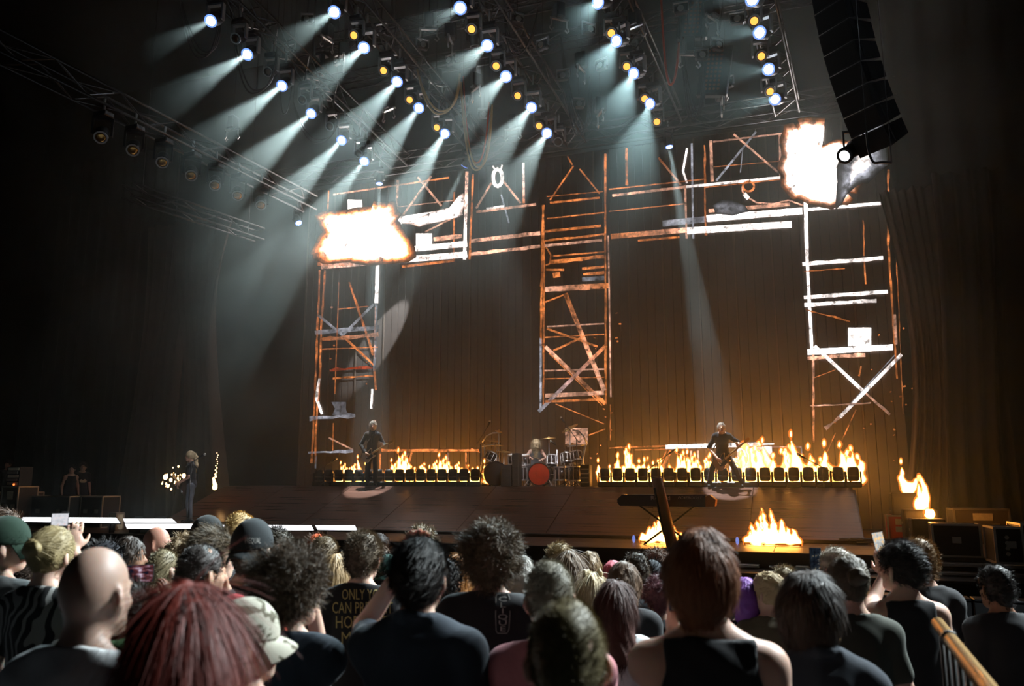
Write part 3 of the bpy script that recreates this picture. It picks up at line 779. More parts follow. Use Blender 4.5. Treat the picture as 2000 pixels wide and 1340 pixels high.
# hanging cable loops
def cable(pts, Y, r, m, label, n=22, dup=1):
    (x0, y0), (x1, y1), (x2, y2) = pts
    a, b, c = atY(x0, y0, Y), atY(x1, y1, Y), atY(x2, y2, Y)
    t = thing('cable_loop', label, 'cable', a, group='hanging cable loops')
    for q in range(dup):
        P_ = []
        off = Vector((.05 * q, .05 * q, .10 * q))
        for i in range(n + 1):
            s = i / n
            # drooping curve through the three points
            w = (1 - s) * (1 - 2 * s) ; v = 4 * s * (1 - s); z = s * (2 * s - 1)
            p = a * w + b * v + c * z
            lin = a * (1 - s) + c * s
            f = abs(2 * s - 1) ** 2.6
            top = a if s < .5 else c
            p = Vector((lin.x * (1 - f * .25) + top.x * f * .25, lin.y, (b.z + (top.z - b.z) * f)))
            p.x += (b.x - (a.x + c.x) / 2) * (1 - f)
            P_.append(p - a + off * (1 - f))
        MB().path(P_, r, 6).build('cable', m, t, True)
    for e in (a, c): MB().tube(e - a, (e.x - a.x, 0, 19.38 - a.z), .006, 5).build('hanger_wire', M_steel, t)
    return t
M_cy = mat('cable_yellow', (.85, .62, .30), .4); M_cr = mat('cable_red', (.75, .10, .04), .4); M_cg = mat('cable_grey', (.06, .06, .06), .45); M_cw = mat('cable_white', (.75, .72, .68), .4)
cable([(815, 136), (862, 222), (898, 144)], 18.0, .028, M_cy, 'thick yellow-white cable loop below the second truss from the left', dup=2)
cable([(900, 160), (931, 332), (961, 205)], 18.5, .028, M_cy, 'long yellow cable loop hanging left of the middle truss', dup=2)
cable([(905, 150), (931, 318), (955, 200)], 18.8, .022, M_cr, 'red cable loop inside the long yellow loop')
cable([(1291, -10), (1310, 165), (1326, 84)], 17.5, .028, M_cr, 'bright red-orange cable loop near the top right of the rig')
cable([(1095, 70), (1130, 265), (1151, 150)], 19.0, .018, M_cg, 'grey bundled cable loop right of the middle truss', dup=4)
cable([(352, -10), (395, 113), (432, -10)], 15.0, .025, M_cg, 'black cable loop at the top left of the rig', dup=3)
cable([(448, -10), (498, 182), (540, 100)], 15.6, .022, M_cg, 'black cable loop beside the leftmost sloping truss', dup=2)
cable([(548, 150), (556, 222), (572, 150)], 17, .018, M_cg, 'narrow black cable loop under the third leftmost beam')
cable([(573, 200), (622, 278), (655, 240)], 18, .022, M_cg, 'brown-black cable loop below the leftmost truss', dup=2)
cable([(985, 20), (1010, 108), (1050, 20)], 17, .018, M_cg, 'dark cable loop between the middle truss heads', dup=3)
cable([(1330, 60), (1352, 238), (1375, 130)], 18.4, .018, M_cg, 'tall grey cable bundle right of the red loop', dup=4)
cable([(690, -5), (703, 106), (712, 20)], 16, .018, M_cg, 'thin black cable loop by the second truss yoke')
# chain hoists
hp = None; M_hk = mat('hook_steel', (.6, .62, .62), .3, .9)
spots = [(1092, 22, 18), (1135, 118, 18.6), (1172, 205, 19.6), (640, 62, 17.5), (672, 98, 18), (838, 42, 17.5), (880, 62, 17.6), (852, 150, 19), (930, 158, 19.2), (1002, 238, 20.5), (760, 200, 19), (1345, 90, 18), (1410, 180, 19),
         (1390, 18, 17.4), (1240, 35, 17.3), (610, 140, 18.4), (455, 240, 18.8)]
for i, (x, y, Y) in enumerate(sorted(spots)):
    if hp is None:
        hp = empty('chain_hoist')
        MB().bbox((0, 0, 0), (.24, .30, .42), .03).build('motor', M_fix, hp)
        hk = MB()
        for sx in (-1, 1):
            hk.path([(sx * .22, 0, -.2), (sx * .22, 0, -.42), (sx * .27, 0, -.50), (sx * .22, 0, -.56), (sx * .16, 0, -.5)], .022, 6)
        hk.box((0, 0, -.22), (.5, .06, .05)); hk.build('hook', M_hk, hp)
        o = hp
    else:
        o = hp.copy(); COL.objects.link(o)
        for ch in hp.children:
            if not ch.name.startswith('chain'): copy_tree(ch, o)
    o.location = atY(x, y, Y); o.rotation_euler.z = i * .7
    MB().tube((0, 0, .2), (0, 0, 19.38 - o.location.z), .015, 6).build('chain', M_steel, o)
    tag(o, 'black chain hoist with silver hooks in the rig, %s counting from the left' % ORD[i], 'hoist', 'chain hoists in the rig')
# spare wash lamps hung between the sloping trusses
wl = None
pts = [(600, 40, 17.0), (660, 120, 18.3), (745, 60, 17.2), (770, 120, 18.2), (825, 90, 17.6), (880, 120, 18.2), (905, 200, 19.8), (945, 225, 20.3), (1010, 40, 16.8), (1060, 90, 17.6), (1100, 150, 18.6), (1130, 205, 19.8), (1150, 60, 17.0), (1175, 130, 18.4), (1330, 20, 16.8), (1370, 110, 18.0), (1400, 90, 17.8), (1420, 165, 19.0), (1440, 40, 17.0), (565, 100, 18.0), (520, 60, 17.2), (640, 190, 19.6)]
for i, (x, y, Y) in enumerate(sorted(pts)):
    if wl is None:
        wl = empty('wash_lamp'); o = wl
        MB().bbox((0, 0, 0), (.30, .16, .20), .03).build('housing', M_fix, wl)
        MB().box((0, 0, .20), (.36, .05, .03)).box((-.17, 0, .10), (.02, .05, .22)).box((.17, 0, .10), (.02, .05, .22)).build('bracket', M_fixs, wl)
        MB().lathe([(.075, 0), (.075, .02), (.06, .022)], 14, (0, -.08, 0), rotm(math.pi / 2, 0, 0)).build('lens', M_hk, wl)
    else:
        o = wl.copy(); COL.objects.link(o)
        for ch in wl.children:
            if not ch.name.startswith('drop'): copy_tree(ch, o)
    o.location = atY(x, y, Y); o.rotation_euler.z = -.3 + .35 * (i % 4)
    MB().tube((0, 0, .2), (0, 0, 19.38 - o.location.z), .009, 5).build('drop_wire', M_steel, o)
    tag(o, 'small unlit wash lamp in the rig, %s counting from the left' % ORD[i], 'stage light', 'wash lamps between the trusses')
# two hanging grilles
for i, (x, y) in enumerate([(1356, 30), (1396, 140)]):
    c = atY(x, y, 18.8); t = thing('hanging_grille', ('upper' if i == 0 else 'lower') + ' black perforated panel hanging left of the rightmost truss', 'panel', c, (0, .15, 0), 'hanging perforated panels')
    MB().bbox((0, 0, 0), (.75, .22, 1.3), .03).build('case', M_fix, t)
    m = MB()
    for r_ in range(10):
        for q in range(4): m.disc((-.16 + .1 * q, -.113, -.5 + .11 * r_), .035, (0, -1, 0), 8)
    tag(m.build('perforation', mat('rust_mesh', (.25, .10, .05), .5), t), kind='stuff')
    MB().tube((0, 0, .6), (0, 0, 5), .02, 6).build('chain', M_steel, t)
# line array loudspeaker
c = atD(1634, -60, 13.0); arr = thing('line_array', 'black hanging line array of loudspeakers at the upper right', 'loudspeaker', c)
p = Vector((0, 0, 0)); ang = .10; R_ = rotm(0, 0, -.75)
for i in range(9):
    cen = p + Vector((0.02 * i * .0, 0, -.17))
    R2 = R_ @ rotm(ang, 0, 0)
    m = MB(); hh = .168
    m.add([R2 @ Vector(v) + cen for v in [(-.30, -.30, -hh), (.30, -.30, -hh), (.26, .28, -hh * .8), (-.26, .28, -hh * .8), (-.30, -.30, hh), (.30, -.30, hh), (.26, .28, hh * .8), (-.26, .28, hh * .8)]],
          [(0, 3, 2, 1), (4, 5, 6, 7), (0, 1, 5, 4), (1, 2, 6, 5), (2, 3, 7, 6), (3, 0, 4, 7)])
    cb = m.build('cabinet', M_fix, arr)
    MB().add([R2 @ Vector(v) + cen for v in [(-.28, -.305, -hh * .85), (.28, -.305, -hh * .85), (.28, -.305, hh * .85), (-.28, -.305, hh * .85)]], [(0, 1, 2, 3)]).build('grille', M_rub, cb)
    for sx in (-1, 1): MB().box(R2 @ Vector((sx * .305, -.1, 0)) + cen, (.02, .16, .26), R2).build('rigging_plate', M_steel, cb)
    p = p + R_ @ Vector((0, .335 * math.sin(ang), -.338 * math.cos(ang))); ang += .055
MB().box((0, 0, .1), (.7, .5, .08)).tube((-.25, 0, .1), (-.25, 0, 6), .02).tube((.25, 0, .1), (.25, 0, 6), .02).build('fly_frame', M_steel, arr)
# dark projector spotlight under the array
c = atD(1668, 290, 13.2); d = (atD(1640, 312, 12.9) - c).normalized(); q = d.to_track_quat('Z', 'Y').to_matrix()
t = thing('follow_spot', 'dark tubular spotlight with white lens hanging under the line array', 'stage light', c)
MB().lathe([(.10, -.26), (.13, -.24), (.14, .0), (.12, .05), (.12, .30), (.135, .31), (.135, .36), (.11, .36)], 18, (0, 0, 0), q).build('barrel', M_fix, t, True)
MB().lathe([(.108, .345), (.09, .36), (.01, .37)], 16, (0, 0, 0), q).build('lens', emat('lens_soft', (.9, .95, 1), 2.0, 'NONE'), t)
MB().box((0, 0, .3), (.3, .05, .04)).box((-.15, 0, .12), (.03, .05, .4)).box((.15, 0, .12), (.03, .05, .4)).tube((0, 0, .3), (0, 0, .55), .025).build('yoke', M_fix, t)
cable([(1692, 255), (1712, 318), (1742, 318)], 12.4, .018, M_cg, 'black cable loop below the dark spotlight at right')
# drapes
def drape(name, label, x0, x1, z0, z1, Y, m, folds=10, amp=.12, seed=0, narrow=0.0, twist=0.0, thick=.03):
    rn = random.Random(seed); nu, nv = folds * 6, 22; t = MB()
    ph = [rn.uniform(0, 6.28) for _ in range(4)]
    for sd in (0, 1):
        for j in range(nv + 1):
            v = j / nv; z = z1 + (z0 - z1) * v
            for i in range(nu + 1):
                u = i / nu
                xx = x0 + (x1 - x0) * (.5 + (u - .5) * (1 - narrow * math.sin(v * 3.14)) ) + .15 * twist * math.sin(v * 4 + ph[0])
                yy = Y + amp * math.sin(u * folds * 6.28 + ph[1] + twist * v * 2 + .6 * math.sin(v * 5 + ph[2])) + .5 * amp * math.sin(u * folds * 2.7 + ph[3]) + sd * thick
                t.v.append((xx, yy, z + (.05 * math.sin(u * 17 + ph[0]) if j == nv else 0)))
    N = (nu + 1) * (nv + 1)
    for j in range(nv):
        for i in range(nu):
            a = j * (nu + 1) + i; t.f.append((a, a + nu + 1, a + nu + 2, a + 1)); a += N; t.f.append((a, a + 1, a + nu + 2, a + nu + 1))
    for j in range(nv):
        a = j * (nu + 1); b = a + nu; t.f.append((a, a + N, a + nu + 1 + N, a + nu + 1)); t.f.append((b, b + nu + 1, b + nu + 1 + N, b + N))
    return tag(t.build(name, m, None, True), label, 'curtain')
M_drape = mat('black_drape', (.010, .009, .008), .85, noise=.4, nscale=2)
M_dbrown = mat('brown_drape', (.050, .034, .025), .8, noise=.5, nscale=3)
rx = atY(1738, 300, 21.5).x; rz = atY(1800, 398, 21.5).z
drape('black_border', 'huge black drape blocking the upper right corner of the stage', rx, rx + 12, rz, 18, 21.5, M_drape, 14, .1, 1)
a = atY(1742, 600, 20.6).x; b = atY(1868, 600, 20.6).x
drape('stage_curtain', 'brown-black gathered curtain hanging behind the flames at right', a, b, .02, rz + .2, 20.8, M_dbrown, 7, .14, 2, .25, 1.4)
drape('stage_curtain', 'narrow black curtain leg right of the brown curtain', b - .5, b + .9, .02, rz + .2, 20.0, M_drape, 4, .13, 3, .1, .8)
a = atY(262, 600, 21.6).x; b = atY(480, 600, 21.6).x; z1 = atY(400, 430, 21.6).z
drape('stage_curtain', 'torn brown curtain drooping from the short left truss', a, (a + b) / 2 + .3, .05, z1, 21.6, M_dbrown, 6, .16, 4, .3, 1.2)
drape('stage_curtain', 'twisted brown curtain behind the singer', (a + b) / 2 + .1, b, .05, z1 - .3, 20.95, M_dbrown, 5, .18, 5, .45, 1.8)
drape('stage_curtain', 'wide black curtain filling the far left of the stage', -28, a + .3, .05, 14, 23.0, M_drape, 12, .15, 6)

# unseen truss added above the pit, with lamps put in to light the crowd
ft = truss('added_front_truss', 'added unseen front lighting truss above the pit facing the crowd', (-1.5, 11.3, 10.6), (10, 11.3, 10.6), .5, .45, .03, .7)
cache = {}
for i, (x, tx) in enumerate([(8.6, 1.5), (7.0, -.3), (5.4, -1.8), (3.8, -3.2), (2.2, -4.8)]):
    d = (Vector((tx, 4.6, .3)) - Vector((x, 11.3, 9.8))).normalized()
    f = mover(d, M_lensW, 1.0); f.location = (x, 11.3, 10.3)
    tag(f, 'added audience light on the unseen front truss, %s from the right' % ORD[i], 'stage light', 'added audience lights on the unseen front truss')
    spot(Vector((0, 0, -.52)) + d * .27, d, FACE_W * (1.0, .8, .55, .35, .35)[i], math.radians(58), .7, .10, col=(.86, .97, 1.0), parent=f)

# lamps added to brighten the band: two on the high cross truss, two on the front truss
XD, XLG, XRG, XSG = atY(1047, 900, 22.2).x, atY(725, 900, 20.98).x, atY(1414, 900, 20.98).x, atY(368, 950, 16.6).x
zc = atY(1010, 10, 18.4).z
for i, (src, tgt, pw, an, lab) in enumerate([((XD - .5, 18.4, zc - .25), (XD, 22.1, 2.2), 6000, 9, 'drum kit from above'), ((XSG + 2.2, 18.4, zc - .25), (XSG, 16.6, 1.7), 5000, 6, 'singer from above'),
                                            ((-.5, 11.3, 10.3), (XD, 22.0, 1.9), 4500, 10, 'drum kit from the front truss'), ((-1.1, 11.3, 10.3), (XSG, 16.6, 1.3), 4000, 6, 'singer from the front truss')]):
    src = Vector(src); d = (Vector(tgt) - (src - Vector((0, 0, .5)))).normalized(); f = mover(d, M_lensD, .9); f.location = src
    tag(f, 'added dark spotlight lighting the ' + lab, 'stage light', 'added band spotlights')
    spot(Vector((0, 0, -.52)) + d * .27, d, pw, math.radians(an), .5, .08, col=(.95, .98, 1.0), parent=f)
# ================================================================ FIRE
M_fcore = emat("flame_core", (1.0, 0.36, 0.055), 140.0)
M_fout = emat('flame_outer', (1.0, 0.24, 0.025), 1.3, 'NONE', .40)
M_fmid = emat('flame_mid', (1.0, 0.52, 0.13), 4.5, 'NONE', .8)
M_spark = emat('spark', (1.0, 0.55, 0.2), 9.0)
M_fblue = emat('flame_blue', (0.25, 0.35, 1.0), 1.2, 'NONE', .35)
def flame_mesh(seed, wid=.5, n=4, tall=1.0, droplets=1, infl=0.0, h=.035):
    rn = random.Random(seed); s = SDF()
    s.ell((0, 0, .12), (wid * .55 + infl, .16 + infl, .16 + infl))
    for i in range(n):
        x = (i + .5) / n - .5; x = x * wid + rn.uniform(-.06, .06); top = tall * rn.uniform(.45, 1.0) * (1 - abs(x) / wid * .6); r0 = rn.uniform(.09, .14)
        p = Vector((x, rn.uniform(-.06, .06), .1)); k = 4
        for j in range(k):
            q = p + Vector((rn.uniform(-.09, .09), rn.uniform(-.04, .04), (top - .1) / k))
            ra = r0 * (1 - j / k) ** .8 + .012 + infl; rb = r0 * (1 - (j + 1) / k) ** .8 + .012 + infl * (1 - (j + 1) / k * .5)
            s.cap(p, q, ra, rb, .05); p = q
        if droplets and rn.random() < .6:
            s.ell(p + Vector((rn.uniform(-.06, .06), 0, rn.uniform(.06, .2))), (.045 + infl * .7, .03 + infl * .7, .07 + infl * .7), k=.01)
    return s.mesh(h, .05, .012, 22, seed)
def flame_obj(seed, **k):
    t = empty('flame')
    P_, Q_ = flame_mesh(seed, infl=.055, **k); np_mesh('flame_outer', P_, Q_, M_fout, t)
    P_, Q_ = flame_mesh(seed, infl=.012, **k); np_mesh('flame_mid', P_, Q_, M_fmid, t)
    P_, Q_ = flame_mesh(seed, infl=-.012, **k); np_mesh('flame_core', P_, Q_, M_fcore, t)
    return t
fl = [flame_obj(11 + i, wid=(.5, .7, .35, .55, .4, .8)[i], n=(3, 5, 2, 4, 3, 5)[i]) for i in range(6)]
used = [False] * 6
def put_flame(v, loc, sx, sz, label, group, rz=0):
    o = fl[v] if not used[v] else copy_tree(fl[v]); used[v] = True
    o.location = loc; o.scale = (sx, sx, sz); o.rotation_euler.z = rz
    tag(o, label, 'flame', group); return o
# ---- row of floor lights and the flames between them
M_fl2 = mat('floor_light_black', (.02, .019, .018), .38)
M_fl2s = mat('floor_light_trim', (.16, .14, .12), .3, .7)
def floor_mover():
    t = empty('floor_light')
    MB().bbox((0, 0, .055), (.30, .24, .11), .02).build('base', M_fl2, t)
    for sx in (-1, 1): MB().bbox((sx * .135, 0, .20), (.03, .10, .22), .01).build('yoke_arm', M_fl2, t)
    MB().lathe([(.075, .12), (.105, .15), (.112, .22), (.112, .33), (.10, .385), (.085, .39)], 14).build('head', M_fl2, t, True)
    MB().lathe([(.112, .205), (.12, .21), (.12, .225), (.112, .23)], 14, (0, 0, 0), None, True).build('trim_ring', M_fl2s, t)
    MB().lathe([(.078, .386), (.05, .396), (.01, .398)], 12).build('lens', M_lensD, t, True)
    return t
YM = 21.25
xm0, xm1 = atY(623, 945, YM).x, atY(1668, 945, YM).x
fm = None; cnt = 0
NM = 45
for i in range(NM):
    x = xm0 + (xm1 - xm0) * i / (NM - 1); px = proj((x, YM, ZR + .2))[0]
    if 938 < px < 1158: continue
    if fm is None: fm = floor_mover(); o = fm
    else: o = copy_tree(fm)
    o.location = (x, YM, ZR); o.scale = (1.2, 1.2, 1.25); o.rotation_euler.z = random.Random(i).uniform(-.25, .25)
    side = 'left of the drums' if px < 1000 else 'right of the drums'
    n = cnt if px < 1000 else cnt - nl
    if px < 1000: nl = cnt + 1
    tag(o, 'black floor moving light, %s from the left in the row %s' % (ORD[n], side), 'stage light', 'floor lights along the riser')
    cnt += 1
rn = random.Random(21); cnt = 0; last = None
for i in range(NM - 1):
    x = xm0 + (xm1 - xm0) * (i + .5) / (NM - 1); px = proj((x, YM, ZR + .2))[0]
    if 950 < px < 1150 or px < 640 or 700 < px < 735: continue
    if px > 1000 and last is not None and last < 1000: cnt = 0
    s = rn.uniform(.55, .95) if px < 1150 else rn.uniform(.7, 1.05) if px < 1430 else rn.uniform(1.15, 1.55)
    zb = ZR + rn.uniform(.16, .22)
    put_flame(rn.randrange(6), (x + rn.uniform(-.08, .08), YM + .55, ZR + .10), s * .72, s * rn.uniform(.7, 1.15), 'small flame, %s from the left of the fire row %s the drums' % (ORD[cnt], 'left of' if px < 1000 else 'right of'), 'flames along the riser', rn.uniform(-.4, .4))
    cnt += 1; last = px
# the burner pipe the row burns on
xd0, xd1 = atY(945, 945, YM).x, atY(1158, 945, YM).x
for (u0, u1, sd) in ((xm0, xd0, 'left'), (xd1, xm1, 'right')):
    tag(MB().tube((u0, YM + .55, ZR + .05), (u1, YM + .55, ZR + .05), .05, 8).build('burner_pipe', M_steel, None, True), 'steel burner pipe behind the floor lights %s of the drums' % sd, 'pipe')
# ---- two fires on the apron
for (x0, x1, y, sd, tl, lab) in [(1250, 1338, 1056, 3, .42, 'low spreading fire on the stage apron left, behind the leaning post'), (1455, 1562, 1060, 5, .62, 'tallest spreading fire on the front stage apron at right')]:
    a, b = atZ(x0, y, .06), atZ(x1, y, .06); c = (a + b) / 2; wd = b.x - a.x
    t = thing('apron_fire', lab, 'flame', (c.x, c.y, 0))
    for inf, mt, nm in ((.035, M_fout, 'flame_outer'), (.006, M_fmid, 'flame_mid'), (-.008, M_fcore, 'flame_core')):
        rn = random.Random(sd); s = SDF(); s.cap((-wd * .46, 0, .08), (wd * .46, 0, .08), .075 + inf, .075 + inf)
        for i in range(11):
            u = (i + .5) / 11 - .5; x = u * wd * .92; top = tl * (1 - (2 * abs(u)) ** 1.6 * .75) * rn.uniform(.55, 1.1)
            if i in (4, 6): top = tl * 1.05
            p = Vector((x, rn.uniform(-.06, .06), .08))
            for j in range(4):
                q = p + Vector((rn.uniform(-.035, .035), rn.uniform(-.02, .02), top / 4)); s.cap(p, q, .075 * (1 - j / 4) + .008 + inf, .075 * (1 - (j + 1) / 4) + .008 + inf * .6, .03); p = q
        P_, Q_ = s.mesh(.022, .03, .008, 26, sd); np_mesh(nm, P_, Q_, mt, t)
    MB().bbox((0, 0, .035), (wd * 1.05, .16, .05), .01).build('burner', M_blackp, t)
    bl = MB().ell((-wd / 2 - .16, 0, .08), (.035, .03, .08), nu=10, nv=8).build('pilot_flame', M_fblue, t, True)
# ---- loudspeaker stacks with fire at right
M_amp = mat('amp_tolex', (.022, .018, .016), .7, noise=.4, nscale=60, bump=.1)
M_grl = mat('amp_grille', (.030, .026, .022), .6, noise=.5, nscale=90)
def cabinet(label, x0, x1, y0, y1, Y, dep=.5, name='speaker_cabinet', m=None, rz=0.0):
    a, b = atY(x0, y1, Y), atY(x1, y0, Y); w_, h_ = b.x - a.x, b.z - a.z
    base = 0.0 if abs(a.z) < .35 else a.z
    h_ = b.z - base
    t = thing(name, label, 'speaker' if m is None else 'case', ((a.x + b.x) / 2, Y + dep / 2, base), (0, 0, rz))
    MB().bbox((0, 0, h_ / 2), (w_, dep, h_), .02).build('box', m or M_amp, t)
    MB().box((0, -dep / 2 - .004, h_ * .5), (w_ * .86, .012, h_ * .84)).build('grille', M_grl, t)
    for sx in (-1, 1):
        MB().bbox((sx * (w_ / 2 + .006), 0, h_ * .62), (.012, .16, .05), .005).build('handle', M_steel, t)
    return t, b.z
c1, z1 = cabinet('tallest black speaker cabinet with a flame jet on top, beside the ramp', 1748, 1801, 963, 1068, 18.6)
c2, z2 = cabinet('middle black speaker cabinet with tall flame, right of the tallest one', 1771, 1832, 996, 1080, 17.9)
c3, z3 = cabinet('front black speaker cabinet topped by a small fireball', 1785, 1846, 1014, 1084, 17.3)
p = atY(1776, 960, 18.8); put_flame(2, (p.x, 18.85, z1), .55, .78, 'upper flame jet on the tallest cabinet at right', 'flame jets at right')
p = atY(1799, 992, 18.1); put_flame(4, (p.x, 18.1, z2 - .02), .5, .95, 'tall thin flame jet on the middle cabinet at right', 'flame jets at right')
p = atY(1816, 1010, 17.5)
t = thing('fireball', 'small round fireball on the front speaker cabinet', 'flame', (p.x, 17.5, z3))
s = SDF(); s.ell((0, 0, .09), (.085, .08, .09)); P_, Q_ = s.mesh(.02, .02, .012, 40, 3); np_mesh('flame_core', P_, Q_, M_fcore, t)
s = SDF(); s.ell((0, 0, .09), (.11, .1, .115)); P_, Q_ = s.mesh(.022, .02, .012, 40, 3); np_mesh('flame_outer', P_, Q_, M_fout, t)
# ---- flight cases
M_case = mat('case_black', (.025, .022, .02), .5, noise=.3, nscale=30); M_caser = mat('case_red', (.55, .035, .012), .45); M_caseg = mat('case_brown', (.07, .05, .035), .6, noise=.4, nscale=8)
M_ext = mat('case_edge', (.55, .50, .42), .35, .8); M_lab = mat('case_label', (.6, .52, .36), .7, noise=.3, nscale=15)
def flight_case(label, c, sz, m=M_case, rz=0.0, labels=1, latches=2):
    w_, d_, h_ = sz; t = thing('flight_case', label, 'case', c, (0, 0, rz))
    MB().bbox((0, 0, h_ / 2), (w_, d_, h_), .01).build('body', m, t)
    for sx in (-1, 1):
        for sy in (-1, 1): MB().box((sx * w_ / 2, sy * d_ / 2, h_ / 2), (.035, .035, h_)).build('edge', M_ext, t)
        for z in (0.01, h_ - .01):
            MB().box((sx * w_ / 2, 0, z), (.035, d_, .035)).build('edge', M_ext, t)
    for sy in (-1, 1):
        for z in (.01, h_ - .01): MB().box((0, sy * d_ / 2, z), (w_, .035, .035)).build('edge', M_ext, t)
    for i in range(latches):
        x = ((i + .5) / latches - .5) * w_
        MB().bbox((x, -d_ / 2 - .008, h_ * .52), (.14, .02, .11), .006).build('latch', M_ext, t)
    if labels: MB().bbox((w_ * .02, -d_ / 2 - .004, h_ * .78), (w_ * .36, .01, h_ * .2), .003).build('label_plate', M_lab, t)
    return t
t = flight_case('red flight case with pale edges behind the flame cabinets', atZ(1757, 1062, 0), (.42, .4, .58), M_caser, 0, 1, 1)
flight_case('grey-brown flight case with lid panels at far right', atZ(1915, 1064, 0) , (1.0, .5, .72), M_caseg, .1)
flight_case('black flight case on the right wing front, beside cabling', atZ(1868, 1086, 0), (.72, .5, .55), M_case, -.05, 0, 1)
rk = flight_case('black rack case with dial panel at the right edge', atZ(1968, 1098, 0), (.44, .6, .56), M_case, .05, 0, 1)
m = MB()
for k in range(4): m.lathe([(.03, 0), (.03, .02), (.024, .022)], 12, (-.06, -.315, .15 + .085 * k), rotm(math.pi / 2, 0, 0))
tag(m.build('dial', M_ext, rk), kind='stuff')
flight_case('large black equipment trunk cut by the right edge', atZ(2052, 1100, 0), (.9, .7, .62), M_case, .05, 0, 1)
# left wing cases
def wing(px, py, Y): q = atY(px, py, Y); return Vector((q.x, Y, 0))
flight_case('tall flight case with orange-lit edges at the left edge of the stage', wing(39, 960, 16.8), (.62, .6, 1.12), M_caseg, .0, 1, 2)
flight_case('narrow upright case right of the tall orange-edged one', wing(66, 960, 17.6), (.2, .5, .95), M_caseg, .0, 0, 1)
flight_case('low wide black case between the stagehands and the ramp', wing(118, 960, 17.3), (1.5, .7, .85), M_case, .0, 0, 2)
flight_case('square flight case with pale frame behind the white light panels', wing(198, 960, 17.6), (.78, .6, .85), M_case, .0, 0, 2)
flight_case('small tan box beside the square pale-framed case', wing(232, 960, 16.6), (.22, .25, .45), M_lab, .0, 0, 1)
flight_case('dark case standing at the very left edge', wing(-4, 960, 17.2), (.6, .6, .95), M_caseg, .0, 0, 1)
# rack of gear on the tall case
tc_ = wing(35, 960, 16.8); t = thing('gear_rack', 'cluttered gear rack with a red lamp on the tall left case', 'rack', (tc_.x, tc_.y, 1.14))
MB().box((0, 0, .26), (.5, .4, .52)).build('box', M_case, t)
for k in range(5): MB().bbox((.02 * (-1) ** k, -.21, .06 + .1 * k), (.4, .02, .07), .004).build('module', M_ext if k % 2 else M_lab, t)
MB().ell((.1, -.23, .03), (.03, .02, .03), nu=10, nv=8).build('red_lamp', emat('red_lamp', (1, .16, .03), 3, 'NONE'), t, True)
# sparks at the singer
def sparks(label, px, py, Y, wx, wz, n, seed, big):
    c = atY(px, py, Y); rn = random.Random(seed); m = MB(); t = thing('spark_shower', label, 'flame', (c.x, Y, c.z - wz))
    for i in range(n):
        r = rn.choice([.010, .012, .016, .024]) if i >= big else rn.uniform(.035, .06)
        m.ell((rn.gauss(0, wx * .45), rn.uniform(-.1, .1), wz * (1 + rn.gauss(0, .45))), (r, r, r * rn.uniform(.9, 1.5)), nu=8, nv=6)
    tag(m.build('sparks', M_spark, t, True), kind='stuff')
sparks('burst of sparks left of the singer', 342, 935, 17.3, .38, .28, 40, 3, 5)
t = thing('spark_shower', 'thin rising string of sparks right of the singer', 'flame', atY(418, 952, 19.4)); m = MB(); rn = random.Random(6)
for i in range(17):
    v = i / 16; r = .06 * (1 - v) ** 3 + .012; m.ell((rn.uniform(-.05, .05) + .06 * v, 0, v * 1.0), (r, r, r * 1.1), nu=8, nv=6)
tag(m.build('sparks', M_spark, t, True), kind='stuff')
# ================================================================ FRONT OF STAGE
M_white = emat('panel_white', (0.93, 0.96, 1.0), 2.2)
def light_panel(label, bl, br, tl, tr, Y0=15.72, Y1=15.95):
    a, b, c, d = atY(*bl, Y0), atY(*br, Y0), atY(*tr, Y1), atY(*tl, Y1); o = (a + b) / 2; o.z = 0
    t = thing('light_panel', label, 'light panel', o, group='white light panels along the stage front')
    q = [v - o for v in (a, b, c, d)]
    MB().add(q, [(0, 1, 2, 3)]).build('glowing_face', M_white, t)
    back = [(v.x, v.y + .05, v.z - .03) for v in q]
    MB().add([Vector((v.x, v.y + .004, v.z)) for v in q] + [Vector(v) for v in back], [(4, 7, 6, 5), (0, 4, 5, 1), (1, 5, 6, 2), (2, 6, 7, 3), (3, 7, 4, 0)]).build('housing', M_blackp, t)
    for k in (0, 1):
        x = q[0].x * .8 if k == 0 else q[1].x * .8
        MB().box((x, .12, q[0].z / 2), (.05, .12, max(.05, q[0].z))).build('foot', M_blackp, t)
light_panel('longest white-glowing panel at the far left behind the bun-haired woman', (16, 1019), (235, 1022), (12, 1010), (227, 1011))
light_panel('upper short white panel in front of the singer', (244, 1021), (345, 1021), (240, 1013), (336, 1013), 16.2, 16.4)
light_panel('bright white panel below the singer, above the bald man', (248, 1033), (384, 1033), (244, 1023), (378, 1023))
light_panel('white panel showing between the black cap and the blond head', (428, 1040), (458, 1040), (426, 1025), (452, 1025))
light_panel('white panel right of the backwards cap', (518, 1036), (613, 1036), (514, 1025), (608, 1026))
light_panel('rightmost white panel of the stage front', (620, 1035), (698, 1036), (616, 1026), (693, 1026))
# low riser the singer stands on
t = thing('singer_riser', 'low black riser under the singer at the stage front', 'riser', (atY(368, 1020, 16.6).x, 16.6, 0))
MB().bbox((0, 0, .11), (2.6, 1.2, .22), .01).build('base', M_blackp, t)
MB().bbox((0, 0, .23), (2.6, 1.2, .02), .004).build('top', M_deck, t)
